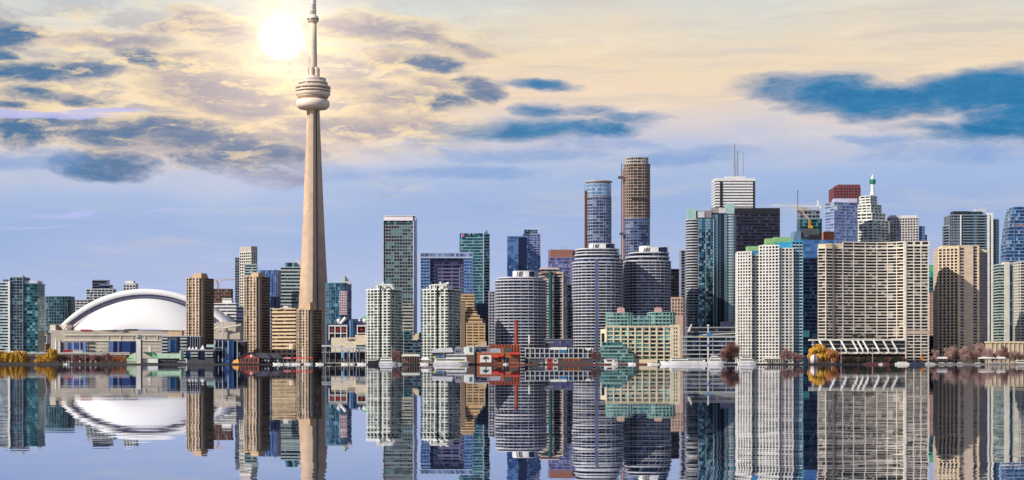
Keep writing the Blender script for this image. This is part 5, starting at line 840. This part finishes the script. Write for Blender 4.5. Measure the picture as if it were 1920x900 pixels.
Y=1900; t=thing('luffing_crane','orange luffing crane perched on the half-built glass block','crane',X(1518,Y),Y,Z(428,Y)); mb=MB(); lattice(mb,(X(1518,Y),Y,Z(428,Y)),(X(1518,Y),Y,Z(414,Y)),2.0,5,.3); mb.build('mast',M((.72,.33,.03),.6,name='crane_orange'),t); mb=MB(); lattice(mb,(X(1519,Y),Y,Z(414,Y)),(X(1496,Y),Y,Z(387,Y)),1.2,12,.2); mb.build('jib',M((.62,.42,.25),.6,name='crane_tan'),t); MB().box(X(1521,Y),Y,Z(428,Y),3,2,3).build('cab',yellow,t)
pole('tall dark spire mast rising over the half-built glass block',1495.5,1930,358,.7,M((.15,.17,.25),.6,name='mast_dark'),'mast','mast','masts on rooftops')
# ------------------------------------------------------------ boats
def hull(mb,xa,xb,Y,z0,z1,B,bow=1,n=12):
    L=xb-xa; rings=[]
    for i in range(n+1):
        f=i/n; x=xa+L*f; g=f if bow>0 else 1-f
        w_=B/2*(1-max(0,(g-.55)/.45)**2.2)+.05; s=.35*max(0,(g-.6)/.4)**2*(z1-z0)
        fl_=x+ (bow*max(0,(g-.7)/.3)*(z1-z0)*.6)
        rings.append([(x,Y-w_*.75,z0),(x,Y+w_*.75,z0),(fl_,Y+w_,z1+s),(fl_,Y-w_,z1+s)])
    return mb.loft(rings)
def yacht(label,x0,x1,Y,yh,tiers,bow=1,hm=white,name='yacht',cat='yacht',group='boats moored along the quay',stripe=None,mast=None):
    xa,xb=X(x0,Y),X(x1,Y); L=xb-xa; B=min(7,max(2.2,L*.24)); t=thing(name,label,cat,(xa+xb)/2,Y,0,group); zh=Z(yh,Y)
    hull(MB(),xa,xb,Y,-.4,zh,B,bow).build('hull',hm,t)
    if stripe: hull(MB(),xa+.1,xb-.1,Y,zh*.35,zh*.6,B*1.03,bow).build('stripe',stripe,t)
    z=zh+.02
    for (a,b,yt) in tiers:
        z1=Z(yt,Y); A,Bx=X(a,Y),X(b,Y); hgt=z1-z; w2=B*.72
        MB().prism([(A,Y-w2/2),(Bx,Y-w2/2),(Bx,Y+w2/2),(A,Y+w2/2)],z,z1-.12,[(A+hgt*.3,Y-w2/2+.1),(Bx-hgt*.3,Y-w2/2+.1),(Bx-hgt*.3,Y+w2/2-.1),(A+hgt*.3,Y+w2/2-.1)]).build('cabin',white,t)
        MB().box((A+Bx)/2,Y,z+hgt*.42,(Bx-A)*.86,w2+.06,hgt*.34).build('window_band',gK,t).parent=[p for p in t.children if p.name.split('.')[0]=='cabin'][-1]; MB().box((A+Bx)/2,Y,z1-.12,(Bx-A)*.98,w2+.3,.12).build('deck_roof',white,t); z=z1+.01
    mb=MB()
    k=max(4,int(L/3))
    for i in range(k): x=xa+L*(i+.5)/k; mb.tube((x,Y-B*.42,zh),(x,Y-B*.42,zh+.9),.05,.05,4)
    mb.tube((xa+L*.05,Y-B*.42,zh+.9),(xa+L*.95,Y-B*.42,zh+.9),.05,.05,4); mb.build('railing',steel,t)
    mx_=X(mast,Y) if mast else (xa+xb)/2; MB().tube((mx_,Y,z),(mx_,Y,z+3),.12,.06).build('mast',steel,t); return t
yacht('long low white cruise yacht moored before the cream arcaded terminal',1240,1325,1490,678.6,[(1254,1322,674.5),(1257,1290,671.5)],-1,mast=1262)
yacht('bulky two-deck white yacht at the stern of the long cruise yacht',1327,1356,1488,678.5,[(1329,1354,672.8),(1331,1351,668.5),(1334,1346,665)],1,mast=1340)
yacht('white motor yacht moored in front of the ivory condo pair',1384,1417,1488,678.2,[(1386,1413,672.5),(1389,1409,668.2)],1,stripe=M((.05,.08,.3),.4,name='stripe_blue'))
yacht('blue and white harbour ferry below the truss canopy',711,741,1490,679.5,[(712,736,674.5),(713,735,670)],1,name='ferry',cat='ferry',stripe=M((.10,.10,.40),.5,name='ferry_blue'))
t=yacht('big white tour boat with open upper deck left of the power house',812,877,1490,679,[(814,876,672),(836,875,664)],1,name='tour_boat',cat='tour boat')
for i in range(9): Y=1490; o=MB().box(X(838+i*4.3,Y),Y-2.6,Z(669.6,Y),1.1,.3,1.5).build('porthole',dgrey,t)
MB().box(X(866,1490),1490-2.95,Z(678.6,1490),6,.4,.7).build('yellow_panel',M((.75,.75,.15),.5,name='lime'),t); MB().box(X(815,1490),1490-2.9,Z(671,1490),2.4,.4,1.2).build('yellow_panel',M((.75,.75,.15),.5,name='lime'),t); MB().box(X(821,1490),1490-2.7,Z(670,1490),2.2,.4,1.4).build('blue_panel',bluep,t); MB().box(X(829,1490),1490-2.7,Z(670.3,1490),2.2,.4,1.4).build('blue_panel',bluep,t)
yacht('black flat barge under the truss canopy poles',690,708,1492,676,[(692,706,672.5)],1,hm=black,name='barge',cat='barge')
for i,(a,b,yh,l) in enumerate(((514,530,680,'small white motorboat nearest the dark slate sheds'),(534,546,680.2,'small white motorboat before the tan podium'),(548,562,680,'small white motorboat left of the thick white pole'),(571,584,680,'small white motorboat just right of the thick white pole'),(594,606,680,'small white motorboat at the foot of the concrete tower'),(608,626,680.3,'low white cabin cruiser before the dark terminal hall'),(642,652,680.3,'tiny white boat below the blue banners'),(656,664,680.5,'tiny white boat between the dark blue banners'),(672,686,679.8,'white launch with rising bow left of the black barge'),(744,752,680,'small white boat tight behind the blue and white ferry'),(790,802,679.8,'small white boat right of the pale green pavilion'),(944,952,680.3,'small grey boat at the power house quay'),(1008,1022,680.5,'low dark boat in front of the colonnaded building'),(1148,1158,680.2,'small cream boat below the green glass atrium'),(1180,1191,679.5,'cream houseboat right of the green glass atrium'),(1648,1656,680.6,'small grey boat before the podium with leaning frames'),(1216,1236,680.4,'slim white launch behind the bow of the cruise yacht'),(120,129,680.6,'small white boat below the left stadium windows'))):
    yacht(l,a-1,b+1,1493 if i!=16 else 1496,yh+1.1,[(a+(b-a)*.3,a+(b-a)*.7,yh-.9)],1 if i%2 else -1,hm=white if 'dark' not in l.split('boat')[0] else black,name='motorboat',cat='boat')
# ------------------------------------------------------------ awnings, kiosks, small sheds, parasols
for x0,x1,l in ((549,560,'left red awning over the marina by the short brown condo'),(561,571,'middle red awning over the marina by the short brown condo'),(574,586,'right red awning over the marina by the short brown condo'),(531,546,'faded pink awning behind the small white motorboats')):
    Y=1512; t=thing('awning',l,'awning',X((x0+x1)/2,Y),Y+2,G0,'red awnings at the marina'); m=redp if 'red' in l else M((.55,.2,.2),.7,name='faded_red'); MB().prism(flat(x0,x1,Y,4),Z(672.4,Y),Z(669.8,Y),flat(x0+1,x1-1,Y+1.6,.8)).build('canopy',m,t)
    for x in (x0+.6,x1-.6): MB().tube((X(x,Y),Y+.4,G0),(X(x,Y),Y+.4,Z(672.4,Y)),.1).build('leg',steel,t)
Y=1512; t=thing('pavilion','pale green barrel-roofed pavilion on brown posts between the twin white condos','pavilion',X(770,Y),Y+5,G0); MB().prism(flat(752,788,Y,9),Z(668,Y),Z(664,Y),flat(755,785,Y+1,7)).build('roof',M((.55,.60,.48),.6,name='pale_sage_roof'),t); pb(t,'wall',755,785,669,684,Y+5,3,M((.10,.06,.055),.85,name='brown_wall'))
for i in range(8): x=754+i*4.5; pb(t,'post',x,x+.8,668,684,Y+.3,.5,M((.35,.25,.24),.8,name='brown_post'))
Y=1512; t=thing('marquee','white marquee right of the pale green pavilion','tent',X(797,Y),Y+3,G0); MB().prism(flat(789,807,Y,7),Z(675,Y),Z(670,Y),flat(791,800,Y+2,3)).build('roof',white,t); pb(t,'wall',790,806,675,684,Y+.4,5,M((.30,.22,.19),.8,name='marquee_wall'))
for x0,x1,l,m in ((1026.5,1035.5,'bright red kiosk before the colonnaded building',redp),(1022.5,1025.5,'narrow white kiosk left of the bright red kiosk',white),(1133,1152,'white kiosk with wide opening below the green atrium',white),(1152.5,1158,'cream kiosk beside the white kiosk below the green atrium',cream),(1036.5,1046,'pale striped kiosk right of the bright red kiosk',M((.6,.55,.52),.7,name='pale_kiosk'))):
    Y=1508; t=thing('kiosk',l,'kiosk',X((x0+x1)/2,Y),Y+2,G0,'kiosks on the quay'); yt=672.5; pb(t,'wall',x0,x1,yt+1,684,Y,3,m); MB().prism(flat(x0-.6,x1+.6,Y-.5,4),Z(yt+1,Y),Z(yt,Y),flat(x0+1,x1-1,Y+1,1)).build('roof',m if m is redp else lgrey,t); pb(t,'hatch',x0+(x1-x0)*.25,x1-(x1-x0)*.25,yt+2.6,yt+5.2,Y-.15,.3,gK)
Y=1512; t=thing('hedge_terrace','raised planting terrace with green hedge before the cream arcaded terminal','terrace',X(1215,Y),Y+3,G0); pb(t,'wall',1196,1232,674,684,Y,6,cream); pb(t,'step_wall',1190,1197,672,684,Y-.5,6,dgrey)
mb=MB()
for i in range(260):
    x=X(rnd.uniform(1197,1231),Y); z=Z(rnd.uniform(668,674),Y); y_=Y+rnd.uniform(1,5); r=.55; q=[Vector((rnd.uniform(-1,1),rnd.uniform(-1,1),rnd.uniform(-1,1))).normalized()*r for _ in range(3)]; b=len(mb.v); mb.v+=[(x+a.x,y_+a.y,z+a.z) for a in q]; mb.f.append((b,b+1,b+2))
mb.build('hedge',M((.07,.16,.05),.8,name='hedge_green'),t)
# round white art sphere by the willow
Y=1508; t=thing('art_sphere','pale round domed shelter with a dark vertical slot beneath the yellow willow','sculpture',X(1528,Y),Y+4,G0); MB().lathe(X(1528,Y),Y+4,[(3.0,G0),(3.6,Z(672.5,Y)),(3.3,Z(669,Y)),(2.2,Z(666,Y)),(.4,Z(664.3,Y))],20).build('shell',M((.72,.60,.56),.6,name='pale_rose_shell'),t,True); pb(t,'slot',1526.8,1528.4,664.5,681,Y+.1,1,black)
# long low platforms on the right quay
for x0,x1,yt,l,m in ((1680,1705,674.5,'pale concrete landing stage below the hotel corner',offwh),(1705.5,1734,675.5,'dark blue covered landing stage beneath the hotel entrance',navyp),(1734.5,1754,675.2,'pale landing stage right of the dark blue one',gconc),(1621,1668,675.5,'dark red floating pontoon before the leaning-frame podium',M((.10,.03,.03),.8,name='pontoon_red'))):
    Y=1498.3-4; t=thing('landing_stage',l,'landing stage',X((x0+x1)/2,Y),Y,0,'landing stages'); MB().prism(flat(x0,x1,Y-2,4),-.3,Z(yt+5.6,Y)).build('hull',m,t); MB().prism(flat(x0+4,x1-4,Y-1.5,3),Z(yt+5.6,Y),Z(yt+3.8,Y)).build('deck_house',m,t)
    mb=MB()
    for i in range(8): x=X(x0+(x1-x0)*(i+.5)/8,Y); mb.tube((x,Y-1.9,Z(yt+5.6,Y)),(x,Y-1.9,Z(yt+3.6,Y)),.07,.07,4)
    mb.build('railing',steel,t)
# lawn, promenade traffic and white tents at far right
o=MB().prism([(X(1745,1503),1503),(X(1960,1503),1503),(X(1960,1525),1525),(X(1745,1525),1525)],G0+.004,G0+.15).build('lawn',M((.20,.20,.06),.9,var=.3,name='spring_grass')); o['kind']='structure'
for x0,x1,l in ((1758,1777,'long white tent left of the pink trees at right'),(1836,1866,'long white tent beneath the tall pink trees'),(1868,1886,'white tent near the right edge below the cream podium')):
    Y=1530; t=thing('marquee',l,'tent',X((x0+x1)/2,Y),Y+3,G0,'white tents on the right promenade'); MB().prism(flat(x0,x1,Y,6),Z(672.2,Y),Z(669.2,Y),flat(x0+2,x1-2,Y+2.5,1)).build('roof',white,t)
    for i in range(4): x=x0+1+(x1-x0-2)*i/3; MB().tube((X(x,Y),Y+.3,G0),(X(x,Y),Y+.3,Z(672.2,Y)),.12).build('leg',steel,t)
for x,cn,b,l in ((1766,'white',0,'white car parked under the left white tent'),(1782,'silver',0,'silver car between the white tent and the first pink tree'),(1800,'white',0,'white car below the leftmost big pink tree'),(1834,'white',0,'white car beside the middle pink trees'),(1868,'silver',0,'silver car between the two right white tents'),(1907,'red',0,'red car near the right edge of the promenade'),(1914,'white',1,'white bus at the right edge of the promenade')): car(l,x,1527,G0,cols[cn],bool(b),'vehicles parked on the right promenade')
# ------------------------------------------------------------ trees
def leafmat(c,name): return M(c,.85,var=.35,name=name,scale=.8)
bare=[leafmat((.33,.17,.155),'twig_rose'),leafmat((.20,.085,.075),'twig_maroon'),leafmat((.43,.28,.25),'twig_pink')]; will=leafmat((.62,.36,.04),'willow_yellow'); evg=leafmat((.035,.05,.03),'evergreen'); autumn=leafmat((.50,.20,.07),'autumn_orange')
bark=M((.12,.08,.06),.9,name='bark')
def tree_meshes(kind,seed,h=10,w=10):
    r=random.Random(seed); tk=MB(); tk.tube((0,0,-.2),(0,0,h*.34),.32,.22,7); limbs=[]
    for i in range(9):
        a=r.random()*6.28; q=(math.cos(a)*w*r.uniform(.18,.4),math.sin(a)*w*r.uniform(.18,.4),h*r.uniform(.55,.9)); p=(0,0,h*r.uniform(.22,.34)); tk.tube(p,q,.16,.05,5); limbs.append(Vector(q))
    cr_=MB(); cl=[(Vector((r.uniform(-.32,.32)*w,r.uniform(-.32,.32)*w,h*r.uniform(.30,.86))),r.uniform(.13,.24)*w) for _ in range(20)]
    n={'bare':2600,'willow':2800,'evergreen':1300}[kind]
    for i in range(n):
        c_,rad=r.choice(cl); d=Vector((r.gauss(0,1),r.gauss(0,1),r.gauss(0,1))).normalized()*rad*r.random()**.45; p=c_+d
        if p.z<h*.16 and kind!='willow': continue
        b=len(cr_.v)
        if kind=='bare':
            u=(d.normalized()*.6+Vector((r.uniform(-.5,.5),r.uniform(-.5,.5),.7))).normalized()*r.uniform(.5,1.1); s=Vector((r.uniform(-1,1),r.uniform(-1,1),0)).normalized()*.13; cr_.v+=[tuple(p-s),tuple(p+s),tuple(p+u)]; cr_.f.append((b,b+1,b+2))
        elif kind=='willow':
            u=Vector((r.uniform(-.15,.15),r.uniform(-.15,.15),-r.uniform(.7,1.5))); s=Vector((r.uniform(-1,1),r.uniform(-1,1),0)).normalized()*.26; q=p+u
            if q.z<.3: continue
            cr_.v+=[tuple(p-s),tuple(p+s),tuple(q+s*.4),tuple(q-s*.4)]; cr_.f.append((b,b+1,b+2,b+3))
        else:
            v3=[Vector((r.uniform(-1,1),r.uniform(-1,1),r.uniform(-1,1))).normalized()*.42 for _ in range(3)]; cr_.v+=[tuple(p+a) for a in v3]; cr_.f.append((b,b+1,b+2))
    return tk,cr_
TM={}
def tree(label,kind,x,Y,yt,wpx,mat,group,nm,zb=G0):
    k=(kind,rnd.randrange(4),mat.name)
    if k not in TM: tk,cr_=tree_meshes(kind,k[1]*13+5); TM[k]=(mesh_of(tk,bark,'trunk'),mesh_of(cr_,mat,'crown'))
    t=thing(nm,label,'tree',X(x,Y),Y,zb,group); h=Z(yt,Y)-zb; w_=wpx*Y/F
    for n_,me in zip(('trunk','crown'),TM[k]):
        o=bpy.data.objects.new(n_,me); C.objects.link(o); o.parent=t; o.scale=(w_/9.2,w_/9.2,h/10.2)
    t.rotation_euler=(0,0,rnd.random()*6); return t
ordn=['first','second','third','fourth','fifth','sixth','seventh','eighth','ninth','tenth','eleventh','twelfth','thirteenth','fourteenth','fifteenth','sixteenth']
for i,(x,yt,w_,Y) in enumerate(((2,656,20,1510),(15,658,18,1508),(27,657,19,1510),(39,656,19,1509),(50,667,12,1512),(75,664,20,1510))):
    tree('yellow willow, %s from the left edge along the left promenade'%ordn[i],'willow',x,Y,yt,w_,will if i!=4 else autumn,'yellow willows on the left promenade','willow_tree')
tree('taller rounded golden willow before the left stadium shoulder','willow',96,1508,654,27,will,'yellow willows on the left promenade','willow_tree')
for i,x in enumerate((112,122,132,143,154,164,174,184,194,204)): tree('bare reddish tree under the elevated road, %s from the golden willow'%ordn[i],'bare',x,1512+(i%3)*3,665+(i*5%3)-(3 if i>7 else 0),13,bare[i%2],'bare trees under the elevated road','bare_tree')
for i,x in enumerate((215,224,232)): tree('rusty orange shrub-like tree, %s left of the mint green pavilion'%ordn[2-i],'bare',x,1512,667,11,autumn,'orange trees by the mint pavilion','small_tree')
for i,x in enumerate((737,744,764,775)): tree('bare brownish tree behind the ferry and pavilion, %s from the left'%ordn[i],'bare',x,1530,(656,658,660,661)[i],13,bare[0],'bare trees between the twin white condos','bare_tree')
for i,x in enumerate((1060,1068,1077,1086)): tree('low rusty shrub, %s from the left before the colonnaded building'%ordn[i],'bare',x,1506,671,9,autumn,'rusty shrubs on the quay','shrub')
for i,x in enumerate((1110,1117,1124)): tree('dark bare tree left of the green atrium, %s from the left'%ordn[i],'bare',x,1520,655+i*3,8,bare[1],'bare trees left of the atrium','bare_tree')
for i,(x,yt,w_) in enumerate(((1356,653,13),(1364,644,17),(1373,641,18),(1381,646,14),(1368,659,16),(1342,662,12),(1283,664,10))): tree('maroon bare tree left of the ivory condos, %s'%(['at its left edge','left of the tallest','the tallest','at its right edge against the condo','low in its middle','beside the bulky two-deck yacht','by itself right of the cream terminal'][i]),'bare',x,1530+i*2,yt,w_,bare[1] if i%3 else bare[0],'maroon bare trees by the white yachts','bare_tree')
for i,(x,yt,w_) in enumerate(((1470,654,16),(1481,656,16),(1492,661,14),(1502,664,12))): tree('rosy bare tree at the foot of the ivory condo pair, %s from the left'%ordn[i],'bare',x,1520,yt,w_,bare[0],'rosy bare trees at the ivory condos','bare_tree')
tree('large golden willow before the left end of the leaning-frame podium','willow',1534,1520,643,42,will,'golden willows at the leaning-frame podium','willow_tree'); tree('lower orange willow right of the large golden willow','willow',1556,1516,652,30,autumn,'golden willows at the leaning-frame podium','willow_tree')
for i in range(13): x=1580+i*9.5; tree('dark low shrub below the leaning frames, %s from the left'%ordn[i],'evergreen' if i%3 else 'bare',x,1514,669-(i*7%3),12,evg if i%3 else bare[1],'dark shrubs under the podium','shrub')
for i,x in enumerate((1602,1614,1626,1636)): tree('evergreen shrub on the podium roof terrace, %s from the left'%ordn[i],'evergreen',x,1600,625+(i%2)*3,15,evg,'evergreens on the podium terrace','shrub',Z(636,1600))
for i,(x,yt,w_,m) in enumerate(((1752,655,16,2),(1781,650,22,2),(1794,655,16,0),(1808,649,22,2),(1824,657,18,0),(1838,645,28,2),(1851,652,22,2),(1862,660,20,0),(1878,655,22,0),(1893,660,20,2),(1904,658,18,0),(1916,661,16,2),(1885,648,16,1),(1770,664,12,0))): tree('pinkish bare tree, %s'%(['alone beside the pink granite block','large, before the dark shaded tower base','smaller, between two large ones','large, left of the blank sandstone wall','low, at the foot of the blank sandstone wall','the widest and tallest','just right of the widest one','low, at the left end of the cream podium','middle of the cream podium','right of the podium middle','near the right podium end','at the right edge of the photo','dark, directly against the cream podium','low, by the left white tent'][i]),'bare',x,1536+(i%3)*4,yt,w_,bare[m],'pink bare trees on the right promenade','bare_tree')
# terraces behind the bare trees
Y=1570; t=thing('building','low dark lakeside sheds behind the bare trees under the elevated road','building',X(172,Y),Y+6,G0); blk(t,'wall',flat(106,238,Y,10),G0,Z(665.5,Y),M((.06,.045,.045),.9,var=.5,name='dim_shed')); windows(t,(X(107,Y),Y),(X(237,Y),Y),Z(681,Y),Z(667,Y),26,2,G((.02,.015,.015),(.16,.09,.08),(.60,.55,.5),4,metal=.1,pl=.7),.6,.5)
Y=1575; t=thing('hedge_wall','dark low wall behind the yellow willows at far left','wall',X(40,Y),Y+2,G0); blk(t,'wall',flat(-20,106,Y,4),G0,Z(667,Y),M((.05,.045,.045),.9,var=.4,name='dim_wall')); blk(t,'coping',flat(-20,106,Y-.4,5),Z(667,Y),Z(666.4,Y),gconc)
# pieces of parts go one level down
def under(child,parent_name):
    for o in list(C.objects):
        if o.parent and not o.parent.parent and o.name.split('.')[0]==child and o.location.length<1e-6:
            c_=[p for p in o.parent.children if p.name.split('.')[0]==parent_name and p.location.length<1e-6]
            if c_: o.parent=min(c_,key=lambda p:((sum((Vector(b) for b in p.bound_box),Vector())-sum((Vector(b) for b in o.bound_box),Vector())).length))
for a,b in (('crown_louvre','crown'),('crown_glazing','crown'),('crown_panel','crown'),('sky_pod_glazing','sky_pod'),('pod_glazing','pod_deck'),('railing','hull'),('stripe','hull'),('cap','stack'),('tower_cap','tower'),('louvre','stair_tower'),('wall_rib','wall_ledge'),('side_fin','shaft'),('logo_mark','logo_panel'),('logo_stroke','logo_panel'),('tree_picture','picture_wall'),('frame_foot','leaning_frame'),('peak','canopy'),('chimney_pot','chimney_block'),('mast_ring','mast'),('pilaster','upper_hall'),('hatch','wall'),('roof_post','roof_rail'),('cornice','wall'),('tie_rope','apex'),('crown_wing','penthouse'),('window_frame','window')): under(a,b)
flush()
